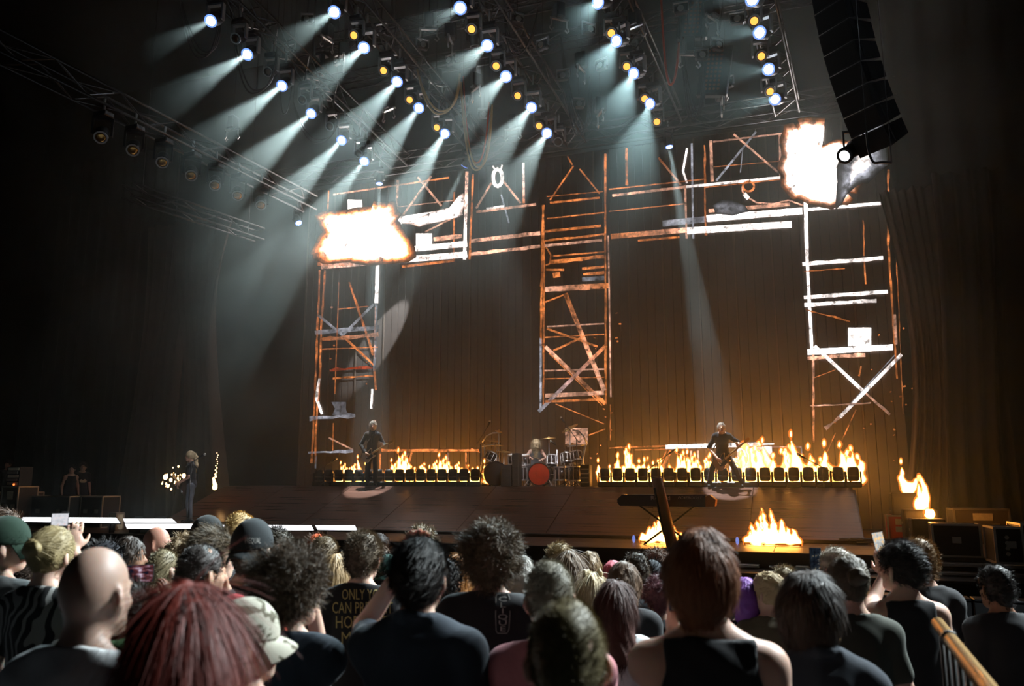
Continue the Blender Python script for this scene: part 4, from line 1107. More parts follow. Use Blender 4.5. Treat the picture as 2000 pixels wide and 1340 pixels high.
# shelf at the foot of the stage with things lying on it
ZSH = -.26
tag(MB().box((-9, 15.0, (ZP + ZSH) / 2), (46, 1.1, ZSH - ZP - .02)).build('trim_4', M_blackp), kind='structure')
tag(MB().bbox((-9, 14.46, ZSH - .02), (46, .06, .06), .01).build('trim_5', M_steel), kind='structure')
M_paper = mat('paper_white', (.8, .8, .78), .7)
def onshelf(px, py): return atZ(px, py, ZSH)
for i, (x0, x1, y, lab) in enumerate([(165, 237, 1042, 'white flat board on the pit shelf left of the bald head'), (1436, 1488, 1107, 'white paper sheets on the shelf right of the auburn hair'), (1505, 1552, 1108, 'second white sheet on the shelf, above the blond ponytail'),
                                      (1556, 1588, 1100, 'narrow white strip on the shelf beside the raised phone'), (35, 62, 1048, 'pale folded cloth on the shelf beside the green cap'), (860, 882, 1088, 'pinkish-white cloth on the shelf by the orange-haired woman'), (1695, 1735, 1118, 'pale sheets on the shelf left of the curly-topped man')]):
    a, b = onshelf(x0, y), onshelf(x1, y); c = (a + b) / 2; c.y = min(max(c.y, 14.6), 15.4)
    m = MB(); rn = random.Random(i)
    for k in range(3): m.bbox((rn.uniform(-.05, .05), rn.uniform(-.05, .05), .012 + .016 * k), (abs(b.x - a.x) * (1 - .12 * k), .28, .014), .004, rotm(0, 0, rn.uniform(-.1, .1)))
    o = tag(m.build('paper_stack', M_paper), lab, 'paper'); o.location = (c.x, c.y, ZSH)
for i, (x, y, lab) in enumerate([(205, 1033, 'tangled white cable on the shelf below the longest white panel'), (335, 1045, 'coiled cable in front of the profile of the bald man'), (590, 1046, 'orange-lit cable heap under the right-hand white panels'), (1700, 1062, 'black cable bundle lying at the ramp corner')]):
    rn = random.Random(40 + i); pts = []
    zz = ZSH + .02 if i != 3 else .02
    c = atZ(x, y, zz); c.y = min(max(c.y, 14.7), 15.3) if i != 3 else c.y
    for k in range(40):
        a = k * .8; pts.append((math.cos(a) * rn.uniform(.15, .4) * 1.6, math.sin(a) * rn.uniform(.06, .2), .02 + .002 * k))
    o = tag(MB().path(pts, .014, 6).build('cable_heap', M_cw if i == 0 else M_cg, None, True), lab, 'cable'); o.location = (c.x, c.y, zz)
# subwoofers standing in the pit against the shelf
sb = None
for i in range(3):
    if sb is None:
        sb = empty('subwoofer'); MB().bbox((0, 0, .47), (1.15, .8, .94), .02).build('box', M_amp, sb)
        MB().box((0, -.405, .47), (1.05, .012, .84)).build('grille', mat('sub_grille', (.06, .065, .07), .5, noise=.8, nscale=60), sb)
        o = sb
    else: o = copy_tree(sb)
    o.location = (atZ(643, 1090, -.6).x - .4 + 1.2 * (i - 1), 13.9, ZP)
    tag(o, '%s of three grey-grilled subwoofers below the right-hand white panels' % ['leftmost', 'middle', 'rightmost'][i], 'loudspeaker', 'subwoofers in the pit')
# crowd barricade
bp = None; nb = 17
for i in range(nb):
    if bp is None:
        bp = empty('crowd_barrier')
        MB().bbox((0, 0, .58), (1.18, .05, 1.1), .01).build('panel', M_steel, bp)
        MB().bbox((0, .10, 1.15), (1.18, .30, .03), .01).build('top_ledge', M_steel, bp)
        MB().bbox((0, -.3, .015), (1.18, .7, .03), .008).build('foot_plate', M_steel, bp)
        for sx in (-1, 1): MB().tube((sx * .5, .1, 1.1), (sx * .5, .75, .02), .025, 8).build('strut', M_steel, bp)
        o = bp
    else: o = copy_tree(bp)
    o.location = (-15.5 + 1.2 * i, 11.4, ZP)
    tag(o, 'black steel crowd barrier panel, %s from the left end' % ORD[i], 'barrier', 'crowd barrier before the stage')
# ---- keyboard, post
M_kb = mat('keyboard_black', (.014, .014, .016), .35); M_txt = mat('print_grey', (.55, .55, .55), .6); M_orc = mat('orange_lit_end', (.65, .26, .06), .45, noise=.2)
Yk = 16.45; a, b = atY(1206, 977, Yk), atY(1398, 977, Yk); cx = (a.x + b.x) / 2; zk = atY(1300, 989, Yk).z; hk_ = atY(1300, 967, Yk).z - zk; wk = b.x - a.x
t = thing('stage_keyboard', 'long black stage keyboard with orange-lit end on the apron', 'keyboard', (cx, Yk, 0))
MB().prism([(-wk / 2 + .05, zk), (wk / 2 - .2, zk), (wk / 2 - .2, zk + hk_), (-wk / 2 + .1, zk + hk_), (-wk / 2, zk + hk_ * .6), (-wk / 2, zk + hk_ * .3)], -.02, .34).build('body', M_kb, t)
MB().prism([(wk / 2 - .2, zk), (wk / 2 - .02, zk + .01), (wk / 2, zk + hk_ * .6), (wk / 2 - .12, zk + hk_ + .01), (wk / 2 - .2, zk + hk_ * .85)], -.03, .35).build('lit_end', M_orc, t)  # orange light on the keyboard's right end is put into its colour
MB().box((0, .16, zk + hk_ + .006), (wk * .8, .12, .012)).build('key_bed', M_paper, t)
text_mesh('brand_print', 'Roland', .115, M_txt, t, (-.10, -.024, zk + hk_ * .72), (math.pi / 2, 0, 0), sx=1.25)
text_mesh('model_print', 'PC4EBOOST', .075, M_txt, t, (wk * .245, -.024, zk + hk_ * .76), (math.pi / 2, 0, 0), sx=1.15, shear=.2)
for sx in (-1, 1): MB().tube((sx * .55, .16, zk), (-sx * .5, .16, .0), .02, 8).build('stand_leg', M_rub, t, True)
bt = atZ(1307, 1076, 0); tp = atY(1274, 934, bt.y); bt.y = 15.8
t = thing('leaning_post', 'leaning orange-lit round post at the stage edge crossing the keyboard', 'post', (bt.x, 15.8, 0))
v = Vector((tp.x - bt.x, .02, tp.z))
MB().tube((0, 0, .0), v, .115, 18, .105).build('pole', mat('post_orange_lit', (.5, .21, .06), .4, noise=.25, nscale=6), t, True)  # orange light falling on the dark tube is put into the pole colour
MB().tube(v * .86 + Vector((-.07, -.07, 0)), v * .2 + Vector((-.09, -.06, 0)), .03, 8).build('clamp_bar', M_kb, t, True)
MB().lathe([(.2, 0), (.2, .02), (.12, .04)], 18).build('base_plate', M_steel, t)
# ---- mic stands
def mic_stand(label, base, joint, tip, r=.014, mic=True, tail=None, foot=.26):
    base, joint, tip = Vector(base), Vector(joint), Vector(tip); t = thing('microphone_stand', label, 'mic stand', base)
    MB().tube((0, 0, .01), joint - base, r, 8).build('pole', M_steel, t, True)
    for k in range(3):
        a_ = k * 2.094 + .5; MB().tube((0, 0, .12), (math.cos(a_) * foot, math.sin(a_) * foot, .01), r * .8, 6).build('foot', M_steel, t)
    d = (tip - joint).normalized(); st = (tail if tail is not None else joint - d * .25)
    MB().tube(Vector(st) - base, tip - base, r * .8, 8).build('boom', M_steel, t, True)
    if mic:
        MB().tube(tip - base, tip - base + d * .16, .022, 10, .028).build('microphone', M_rub, t, True)
        MB().ell(tip - base + d * .18, (.034, .034, .034), nu=10, nv=8).build('mic_grille', M_hk, t, True)
    return t
mic_stand('boom mic stand right of the drums, aimed up at the screen', atZ(1286, 951, ZR).xyz, atY(1286, 905, 21.0), atY(1306, 889, 21.0), tail=atY(1261, 922, 21.0)) if False else None
def ms(label, jx, jy, tx, ty, sx, sy, Y, zb, mic=True):
    j = atY(jx, jy, Y); b_ = Vector((j.x, Y, zb)); return mic_stand(label, b_, j, atY(tx, ty, Y), mic=mic, tail=atY(sx, sy, Y))
ms('angled boom mic stand between the drums and right guitarist', 1284, 903, 1306, 887, 1261, 921, 21.02, ZR)
ms('long boom stand sloping down over the floor lights at far right', 1607, 915, 1572, 895, 1672, 946, 20.98, ZR)
ms('boom stand leaning over the left end of the floor lights', 634, 912, 648, 902, 606, 928, 20.98, ZR)
# ================================================================ DRUMS
M_drum = mat('drum_dark', (.03, .02, .02), .25, coat=.6); M_red = mat('drum_red', (.45, .035, .012), .25, noise=.5, nscale=5, coat=.8); M_chr = mat('chrome', (.8, .8, .8), .32, .85); M_cym = mat('cymbal_brass', (.9, .62, .24), .38, .85); M_skin = mat('drum_skin', (.75, .72, .68), .5)
YD = 21.9
def drum(name, label, c, R, dp, d, shell, skin, hoops=True):
    d = Vector(d).normalized(); q = d.to_track_quat('Z', 'Y').to_matrix(); t = thing(name, label, 'drum', c)
    MB().lathe([(R, -dp / 2), (R, dp / 2)], 24, (0, 0, 0), q).build('shell', shell, t, True)
    MB().lathe([(R * .96, dp / 2 + .002), (R * .5, dp / 2 + .008), (.01, dp / 2 + .01)], 24, (0, 0, 0), q).build('head', skin, t)
    for z in (-dp / 2, dp / 2):
        MB().lathe([(R * .985, z - .018), (R * 1.05, z - .018), (R * 1.05, z + .018), (R * .985, z + .018)], 24, (0, 0, 0), q, True).build('hoop', M_chr if name != 'bass_drum' else M_drum, t)
    lg = MB()
    for k in range(8):
        a_ = k * math.pi / 4; p_ = q @ Vector((R * 1.03 * math.cos(a_), R * 1.03 * math.sin(a_), 0)); ax = q @ Vector((0, 0, 1))
        lg.tube(p_ - ax * dp * .45, p_ + ax * dp * .45, .008, 5)
    tag(lg.build('tension_rods', M_chr, t), kind='stuff')
    return t
def dp_(px, py, Y=YD): return atY(px, py, Y)
b1 = dp_(1055, 928, 21.7); R1 = b1.z - ZR
t = drum('bass_drum', 'glossy red-headed bass drum at the centre of the kit', (b1.x, 21.75, ZR + .335), .31, .45, (0.1, -1, .02), M_drum, M_red)
for sx in (-1, 1): MB().tube((sx * .26, -.15, -.1), (sx * .4, -.25, -.31), .015, 6).build('spur', M_chr, t)
b2 = dp_(965, 925, 21.9)
t = drum('bass_drum', 'dark upright gong drum at the left of the kit', (b2.x, 21.9, ZR + .36), .34, .4, (.55, -.83, 0), M_drum, M_drum)
for sx in (-1, 1): MB().tube((sx * .28, -.05, -.1), (sx * .34, -.1, -.35), .015, 6).build('leg', M_chr, t)
def floor_tom(label, px, Yq, R, h):
    x = dp_(px, 930, Yq).x; t = drum('floor_tom', label, (x, Yq, ZR + .36), R, h, (0, 0, 1), M_drum, M_skin)
    for k in range(3): MB().tube((R * 1.04 * math.cos(k * 2.1), R * 1.04 * math.sin(k * 2.1), .1), (R * 1.08 * math.cos(k * 2.1), R * 1.08 * math.sin(k * 2.1), -.36), .01, 6).build('leg', M_chr, t)
floor_tom('black floor tom left of the red bass drum', 1016, 21.9, .2, .36)
floor_tom('chrome-rimmed floor tom right of the red bass drum', 1096, 21.9, .21, .36)
floor_tom('outer right floor tom under the curved rack', 1124, 22.0, .22, .38)
# rack and toms
rack = thing('drum_rack', 'curved chrome drum rack carrying toms and cymbal arms', 'drum rack', (b1.x, 22.0, ZR))
def L_(px, py, Y=22.0): return dp_(px, py, Y) - Vector((b1.x, 22.0, ZR))
def rpath(pts, r=.022): MB().path([L_(*p) for p in pts], r, 8).build('rack_tube', M_chr, rack, True)
rpath([(940, 948), (940, 872)]); rpath([(948, 948), (946, 868)]); rpath([(942, 864), (950, 852), (962, 846), (972, 845)]); rpath([(1150, 948), (1138, 900), (1144, 868)], .025); rpath([(1129, 945), (1143, 868)])
rpath([(1146, 866), (1140, 852), (1130, 842), (1118, 840)]); rpath([(942, 872), (965, 868)]); rpath([(1108, 872), (1146, 868)]); rpath([(1088, 878), (1088, 948)], .015); rpath([(1103, 880), (1103, 948)], .015)
for i, (px, py, R, lab) in enumerate([(958, 893, .17, 'white-topped tom at the upper left of the kit'), (1003, 897, .16, 'small black tom left of the drummer'), (1025, 898, .15, 'black tom in front of the drummer'), (1078, 900, .16, 'pale tom in front of the drummer on the right'), (1106, 896, .16, 'black tom at right below the mic booms'), (1126, 893, .17, 'tilted chrome tom under the right rack arm')]):
    p = dp_(px, py, 22.05); drum('tom_drum', lab, p, R, .26, ((b1.x - p.x) * .25, .35, 1) if i not in (1, 2) else (0, -.2, 1), M_drum, M_skin)
    MB().tube(L_(px, py, 22.05) + Vector((0, .1, 0)), L_(px, 930, 22.2), .014, 6).build('tom_arm', M_chr, rack)
def cymbal(label, px, py, R, tilt, Y=22.1, rot=0.0, stand=True):
    c = dp_(px, py, Y); t = thing('cymbal', label, 'cymbal', (c.x, Y, ZR)); z = c.z - ZR; q = rotm(tilt[0], tilt[1], 0)
    MB().lathe([(R, -.012), (R, -.008), (R * .55, .01), (R * .2, .022), (R * .12, .045), (.01, .05), (.01, .04), (R * .2, .012), (R * .55, 0), (R * .99, -.014)], 28, (0, 0, z), q).build('plate', M_cym, t, True)
    MB().tube((0, 0, 0), (0, 0, z), .013, 8).build('stand', M_chr, t, True)
    for k in range(3): MB().tube((0, 0, .22), (.2 * math.cos(2.1 * k), .2 * math.sin(2.1 * k), .01), .009, 6).build('leg', M_chr, t)
cymbal('large tilted brass cymbal at the upper right of the kit', 1113, 836, .26, (.35, -.42))
cymbal('flat cymbal right beside the drummer', 1072, 856, .21, (.06, -.05))
cymbal('flat crash cymbal at the left beside the black tom', 984, 882, .23, (.05, .05))
cymbal('small cymbal high on the left rack arm', 974, 842, .11, (.2, .35))
cymbal('upper cymbal on the left rack', 965, 861, .2, (.1, .15), 22.25)
cymbal('lower hi-hat cymbal on the left of the kit', 970, 870, .2, (.05, .0), 22.0)
cymbal('right crash cymbal under the curved arm', 1118, 868, .2, (.1, -.1), 22.3)
for (jx, jy, tx, ty, sx, sy, lab) in [(938, 868, 952, 834, 926, 876, 'overhead mic boom at the left end of the kit'), (1126, 858, 1103, 826, 1132, 866, 'tall overhead mic boom above the tilted cymbal'), (1102, 880, 1086, 869, 1118, 886, 'low mic boom reaching in from the right of the kit')]:
    ms(lab, jx, jy, tx, ty, sx, sy, 21.6, ZR)
# drum monitor and tech boxes
for (x0, x1, y0, y1, lab) in [(980, 1000, 908, 949, 'black drum monitor box left of the red bass drum'), (1002, 1015, 885, 949, 'tall narrow black stack beside the drummer'), (1135, 1153, 908, 949, 'slatted gear box at the right end of the kit')]:
    a, b = atY(x0, y1, 21.5), atY(x1, y0, 21.5); t = thing('gear_box', lab, 'box', ((a.x + b.x) / 2, 21.55, ZR)); h_ = b.z - ZR
    MB().bbox((0, 0, h_ / 2), (b.x - a.x, .3, h_), .015).build('case', M_amp, t)
    for k in range(4): MB().bbox((0, -.155, h_ * (.2 + .2 * k)), ((b.x - a.x) * .8, .012, h_ * .05), .003).build('slat', M_ext if x0 > 1100 else M_grl, t)
# handrail bottom right
M_gold2 = mat('rail_brass', (.60, .38, .16), .25, 1.0)
a = atD(1832, 1218, 3.1); b = atD(1925, 1340, 2.0); b2 = b + (b - a) * 1.2
t = thing('hand_rail', 'brass-lit tubular handrail in the bottom right corner', 'railing', (a.x, a.y, floor_z(a.y)))
o_ = Vector((a.x, a.y, floor_z(a.y)))
MB().tube(a - o_, b2 - o_, .024, 14).build('rail', M_gold2, t, True)
for f_ in (.15, .55): MB().tube((a + (b2 - a) * f_ - o_), (a + (b2 - a) * (f_ + .012) - o_), .029, 14).build('collar', M_steel, t, True)
for k in range(14):
    p = a + (b2 - a) * ((k + .5) / 14); MB().tube(p - o_, Vector((p.x, p.y, floor_z(p.y))) - o_, .008, 8).build('baluster', M_steel, t, True)
# ================================================================ PEOPLE
def hmat(col): return mat('hair_%02x%02x%02x' % tuple(int(c * 255) for c in col), col, .55, spec=.35)
def smat(col):
    m = mat('skin_%02x%02x%02x' % tuple(int(c * 255) for c in col), col, .5, spec=.35, noise=.08, nscale=30)
    b = m.node_tree.nodes['Principled BSDF']; b.inputs['Subsurface Weight'].default_value = .35; b.inputs['Subsurface Radius'].default_value = (1.0, .22, .1); b.inputs['Subsurface Scale'].default_value = .016
    return m
def cmat(col): return mat('cloth_%02x%02x%02x' % tuple(int(c * 255) for c in col), col, .85, spec=.2, noise=.12, nscale=80, sheen=.1)
SK = {'pale': (.62, .40, .31), 'tan': (.50, .30, .21), 'brown': (.30, .16, .10), 'dark': (.13, .065, .04)}
SKULL_C = np.array((0, -.012, .022)); SKULL_R = np.array((.077, .099, .104))
def rot_np(yaw=0, pitch=0, roll=0):
    return np.array((rotm(0, 0, math.radians(yaw)) @ rotm(-math.radians(pitch), 0, 0) @ rotm(0, math.radians(roll), 0)))
def fingers(s, wrist, d, nrm, side, curl=.5, spread=.25, sc=1.0):
    """hand: palm and five fingers. d = pointing direction, nrm = palm normal (towards the palm side), side=+1 thumb on d x nrm side"""
    d = np.array(d, float); d /= np.linalg.norm(d); n = np.array(nrm, float); n = n - d * (n @ d); n /= np.linalg.norm(n)
    u = np.cross(d, n) * side; w = np.array(wrist, float)
    R = np.stack([u, d, n], 1)
    s.ell(w + d * .048 * sc, np.array((.040, .050, .016)) * sc, R, .015)
    for i, ln in enumerate((.070, .080, .075, .058)):
        off = (1.5 - i) * .0205 * sc
        p = w + d * .088 * sc + u * off; a = curl * .5
        dd = d * math.cos(a) + n * math.sin(a) + u * (1.5 - i) * spread * .12
        for j, f in enumerate((.42, .32, .26)):
            q = p + dd / np.linalg.norm(dd) * ln * f * sc
            s.cap(p, q, (.0098 - .0009 * j) * sc, (.0089 - .0009 * j) * sc, .004)
            p = q; a += curl; dd = d * math.cos(a) + n * math.sin(a) + u * (1.5 - i) * spread * .12
    p = w + d * .02 * sc + u * .03 * sc
    q = p + (d * .6 + u * .75 + n * .25) * .036 * sc; s.cap(p, q, .0135 * sc, .0115 * sc, .008)
    s.cap(q, q + (d * .9 + u * .25 + n * .5 * (curl + .2)) * .034 * sc, .011 * sc, .009 * sc, .004)
def hair_mesh(style, seed, n, Rh, hc, length=.05, w=.0035, puff=.012):
    """shell + strands in head space, returned in body space"""
    rs = np.random.RandomState(seed); V = []; F = []; off = 0
    s = SDF(); c, r = SKULL_C, SKULL_R
    lowz = {'long': -.02, 'pony': -.045, 'bun': -.055, 'bob': -.02, 'curly': -.07, 'afro': -.08}.get(style, -.065)
    s.ell(c, r + puff)
    if style in ('short', 'buzz', 'messy', 'curly', 'afro', 'slick'): s.cap((0, -.075, -.02), (0, -.07, lowz - .005), .05 + puff * .3, .04, .03)
    if style == 'curly' or style == 'afro':
        for k in range(26):
            a, z = rs.uniform(0, 6.28), rs.uniform(-.3, 1); q = np.array((math.cos(a) * math.sqrt(max(0, 1 - z * z)), math.sin(a) * math.sqrt(max(0, 1 - z * z)), z))
            if q[1] > .55 and z < .5: continue
            s.ell(c + q * (r + puff), np.ones(3) * rs.uniform(.02, .034), None, .02)
    cuts = True
    if style == 'long':
        s.cap((0, -.07, .0), (0, -.085, -.22), .075, .10, .05); s.ell((0, -.09, -.27), (.13, .05, .16), None, .05)
        for sx in (-1, 1): s.cap((sx * .07, -.02, .02), (sx * .105, -.03, -.24), .035, .045, .04)
    if style == 'bob':
        s.cap((0, -.06, .0), (0, -.07, -.11), .075, .085, .05)
        for sx in (-1, 1): s.cap((sx * .07, .0, .02), (sx * .078, .0, -.10), .03, .028, .04)
    if style in ('short', 'buzz', 'messy', 'slick'):
        for sx in (-1, 1): s.sub((sx * .09, .004, -.016), (.032, .030, .044))
    if style == 'crop':
        s.cap((0, -.06, .0), (0, -.062, -.075), .078, .062, .05)
        for sx in (-1, 1): s.cap((sx * .066, -.02, .02), (sx * .062, -.03, -.06), .03, .024, .04)
    s.cut((0, .80, -.60), .030 if style not in ('long', 'bob', 'crop') else .02)
    if style not in ('long', 'bob', 'crop'): s.cut((0, .25, -.97), -lowz)
    P, Q = s.mesh(.011, .02, .003 if style in ('buzz', 'slick') else .005, 60, seed)
    P = np.asarray(P)
    if len(P): V.append(P); F.append(np.asarray(Q)); off = len(P)
    if style in ('bun', 'pony'):
        s2 = SDF()
        if style == 'bun':
            s2.ell((0, -.115, .045), (.045, .038, .042))
            for k in range(7):
                a = k * .9; s2.ell((.03 * math.cos(a), -.135 + .006 * k % .02, .045 + .03 * math.sin(a)), (.018, .014, .016), None, .008)
        else:
            s2.ell((0, -.115, .05), (.024, .024, .024)); s2.cap((0, -.125, .045), (0, -.155, -.02), .026, .036); s2.cap((0, -.155, -.02), (.0, -.135, -.22), .036, .016)
        P2, Q2 = s2.mesh(.009, .02, .003, 70, seed + 1); V.append(np.asarray(P2)); F.append(np.asarray(Q2) + off); off += len(P2)
    # strands
    if n:
        base = np.asarray(P); N0 = n
        idx = rs.randint(0, len(base), N0); p = base[idx] + rs.normal(size=(N0, 3)) * .002
        nr = (p - c) / (r ** 2); nr /= np.linalg.norm(nr, axis=1)[:, None]
        if style in ('long', 'bob', 'pony', 'bun'): m = np.ones(N0, bool)
        else: m = np.ones(N0, bool)
        p, nr = p[m], nr[m]; N0 = len(p)
        L_ = length * rs.uniform(.5, 1.15, N0)
        if style == 'short': comb = np.array((.25, -.55, .05)); stiff, curl = .50, .30
        elif style == 'messy': comb = np.array((.3, -.45, .0)); stiff, curl = .35, .55
        elif style == 'slick': comb = np.array((.1, -1, -.25)); stiff, curl = .06, .10
        elif style == 'buzz': comb = np.array((0, -.3, 0)); stiff, curl = .8, .2
        elif style in ('curly', 'afro'): comb = np.array((0, 0, -.05)); stiff, curl = .7, .9
        elif style in ('long', 'bob', 'crop'): comb = np.array((0, -.10, -1)); stiff, curl = .05, .08
        else: comb = np.array((0, -.9, .45)); stiff, curl = .08, .10
        p = p + nr * .002
        ct = comb[None, :] - nr * (nr @ comb)[:, None]; ct /= np.linalg.norm(ct, axis=1)[:, None] + .15
        d = nr * stiff + ct * (1 - stiff) + rs.normal(size=(N0, 3)) * .14
        if style in ('bun', 'pony'):      # combed to the knot
            kn = np.array((0, -.12, .05)); d = (kn - p); d /= np.linalg.norm(d, axis=1)[:, None] + 1e-6; d += nr * .12 + rs.normal(size=(N0, 3)) * .05
        d /= np.linalg.norm(d, axis=1)[:, None]
        seg = 4 if style not in ('long',) else 5
        side = np.cross(d, nr + rs.normal(size=(N0, 3)) * .3); side /= np.linalg.norm(side, axis=1)[:, None] + 1e-6
        pts = [p]
        ph = rs.uniform(0, 6.28, N0)
        for i in range(seg):
            st = (L_ / seg)[:, None]
            d = d + rs.normal(size=(N0, 3)) * curl * .35 + comb * (.12 if style not in ('slick', 'buzz') else .05)
            if style in ('curly', 'afro'):
                d += side * np.cos(ph + i * 1.9)[:, None] * .9 + nr * np.sin(ph + i * 1.9)[:, None] * .7
            d /= np.linalg.norm(d, axis=1)[:, None]
            p = p + d * st
            q = (p - c) / (r + max(.003, puff * .9)); k0 = np.linalg.norm(q, axis=1); ins = k0 < 1
            p = np.where(ins[:, None], c + (p - c) / np.maximum(k0, .2)[:, None], p)
            pts.append(p)
        vv = []
        for i, q in enumerate(pts):
            ww = w * (1 - .8 * i / seg); vv += [q - side * ww, q + side * ww]
        vv = np.stack(vv, 1)                 # N0, 2(seg+1), 3
        nvp = 2 * (seg + 1); V.append(vv.reshape(-1, 3))
        ids = (np.arange(N0) * nvp)[:, None] + off
        for i in range(seg): F.append(np.concatenate([ids + 2 * i, ids + 2 * i + 1, ids + 2 * i + 3, ids + 2 * i + 2], 1))
        off += N0 * nvp
    V = np.concatenate(V); F = np.concatenate(F)
    return V @ Rh.T + hc, F
def head_sdf(s, Rh, hc, female=False, ear=True):
    T = lambda v: Rh @ np.array(v, float) + hc
    s.ell(T(SKULL_C), SKULL_R, Rh, .02)
    s.ell(T((0, .030, -.045)), (.060, .066, .072), Rh, .03)
    s.cap(T((-.022, .062, -.092)), T((.022, .062, -.092)), .022, .022, .025)
    for sx in (-1, 1):
        s.cap(T((sx * .054, .0, -.055)), T((sx * .022, .06, -.092)), .020, .018, .02)     # jaw line
        s.ell(T((sx * .040, .062, -.028)), (.022, .020, .020), Rh, .015)               # cheek
        if ear:
            s.ell(T((sx * .085, -.010, -.012)), (.0085, .022, .034), Rh @ rot_np(sx * 24, 0, 0), .006)
            s.ell(T((sx * .081, .0, -.036)), (.008, .010, .013), Rh, .006)
    s.cap(T((-.034, .083, .018)), T((.034, .083, .018)), .010, .010, .015)                # brow
    s.cap(T((0, .088, .008)), T((0, .113, -.028)), .008, .013, .008)                      # nose
    for sx in (-1, 1):
        s.ell(T((sx * .010, .103, -.031)), (.008, .010, .007), Rh, .005)
        s.ell(T((sx * .031, .079, .001)), (.012, .010, .009), Rh, .004)                 # eye lids
    s.ell(T((0, .090, -.056)), (.021, .009, .006), Rh, .004); s.ell(T((0, .088, -.066)), (.018, .009, .007), Rh, .004)
LODS = {0: (.0095, 6500, .0012), 1: (.0115, 4200, .0015), 2: (.016, 1500, .0024), 3: (.021, 700, .003)}
def person(label, loc, heading, height, skin='pale', hair=None, hcol=(.05, .03, .02), shirt=(.02, .02, .022), pants=(.02, .02, .025),
           hy=0, hp=0, hr=0, build=.95, arms=None, sleeve=.62, collar=False, lod=2, hat=None, hatcol=(.02, .02, .02), group='people in the crowd', neckcut=1.492, hands=None,
           legs=None, lean=0.0, hlen=.05, puff=.012, tank=False, seed=1, name='person', jacket=None, hang=None, earring=False, seat=None, torso_dz=0.0, beard=None):
    s_ = height / 1.75; t = tag(empty(name, loc, (0, 0, heading)), label, 'person', group); t.scale = (s_,) * 3
    h, nst, sw = LODS[lod]
    la = math.radians(lean); dz = torso_dz
    def LT(v):       # lean the upper body forward about the hips
        x, y, z = v; z0 = .95; y2 = y * math.cos(la) + (z - z0) * math.sin(la); z2 = (z - z0) * math.cos(la) - y * math.sin(la) + z0
        return np.array((x, y2, z2 + dz))
    RL = np.array(rotm(-la, 0, 0))
    hc = LT((0, .02, 1.628)); Rh = RL @ rot_np(hy, hp, hr)
    if hp: hc = hc + np.array((0, .05 * math.sin(math.radians(-hp)), -.03 * abs(math.sin(math.radians(hp)))))
    b = build
    arms = arms or {}
    AR = {}
    for sd, sx in (('L', -1), ('R', 1)):
        e, w_ = arms.get(sd, ((sx * .235 * b, -.03, 1.13), (sx * .245 * b, .06, .88)))
        if sd not in arms: e, w_ = LT(e), LT(w_)
        AR[sd] = (LT((sx * .166 * b, -.005, 1.395)), np.array(e, float), np.array(w_, float))
    lg = legs or {}
    LG = {}
    for sd, sx in (('L', -1), ('R', 1)):
        k_, a_ = lg.get(sd, ((sx * .10, .02, .50), (sx * .105, -.02, .09)))
        LG[sd] = (np.array((sx * .088 * b, -.01, .92 + dz)), np.array(k_, float), np.array(a_, float))
    def torso(s, i=0.0):
        s.ell(LT((0, .0, 1.29)), (.158 * b + i, .105 + .02 * (b - 1) + i, .19 + i), RL, .06); s.ell(LT((0, .005, 1.08)), (.138 * b + i, .10 + .05 * (b - 1) + i, .17 + i), RL, .06)
        s.ell(LT((0, -.012, .94)), (.152 * b + i, .108 + i, .12 + i), RL, .05)
        s.ell(LT((0, -.028, 1.42)), (.09 + i, .058 + i, .07 + i * .5), RL, .04)
        s.cap(LT((-.15 * b, -.008, 1.39)), LT((.15 * b, -.008, 1.39)), .052 + i, .052 + i, .05)
        for sx in (-1, 1): s.cap(LT((sx * .032, -.022, 1.49)), LT((sx * .145 * b, -.012, 1.412)), .034 + i * .8, .042 + i, .03)
    s = SDF(); torso(s)
    s.cap(LT((0, -.012, 1.47)), hc + Rh @ np.array((0, -.025, -.05)), .060 * (.9 + .1 * b), .054, .03)
    head_sdf(s, Rh, hc)
    for sd, sx in (('L', -1), ('R', 1)):
        S_, E_, W_ = AR[sd]
        s.ell(S_, (.058 * b, .055, .055), None, .04); s.cap(S_, E_, .048 * b, .039, .03); s.cap(E_, W_, .040, .027, .02)
        if hands and sd in hands:
            d_, n_, c_, sp = hands[sd]; fingers(s, W_, d_, n_, -sx if True else sx, c_, sp)
        else:
            d_ = (W_ - E_) / (np.linalg.norm(W_ - E_) + 1e-6); fingers(s, W_, d_, (-sx, .2, 0), sx, .45, .1)
        H_, K_, A_ = LG[sd]
        s.cap(H_, K_, .080, .055, .04); s.cap(K_, A_, .053, .036, .03); s.cap(A_ + (0, -.02, -.045), A_ + (0, .14, -.06), .036, .028, .02)
    hh = h if lod > 1 else h
    P, Q = s.mesh(hh, .03); np_mesh('body', P, Q, smat(SK[skin] if isinstance(skin, str) else skin), t)
    # shirt
    if shirt is not None:
        s = SDF(); i = .019; torso(s, i)
        for sd, sx in (('L', -1), ('R', 1)):
            S_, E_, W_ = AR[sd]
            if not tank:
                f = min(sleeve, 1.0); s.ell(S_, (.068 * b, .065, .066), None, .04); s.cap(S_, S_ + (E_ - S_) * f, .064 * b, .056, .03)
                if sleeve > 1: s.cap(E_, E_ + (W_ - E_) * (sleeve - 1), .056, .042, .02)
        if collar:
            for k in range(10):
                a = k / 10 * 6.283; a2 = (k + 1) / 10 * 6.283
                s.cap(LT((.064 * math.cos(a), -.018 + .062 * math.sin(a), 1.50 - .02 * math.sin(a))), LT((.064 * math.cos(a2), -.018 + .062 * math.sin(a2), 1.50 - .02 * math.sin(a2))), .016, .016, .012)
        nc = RL @ np.array((0, .32, .947)); base = LT((0, -.02, neckcut if not collar else 1.53))
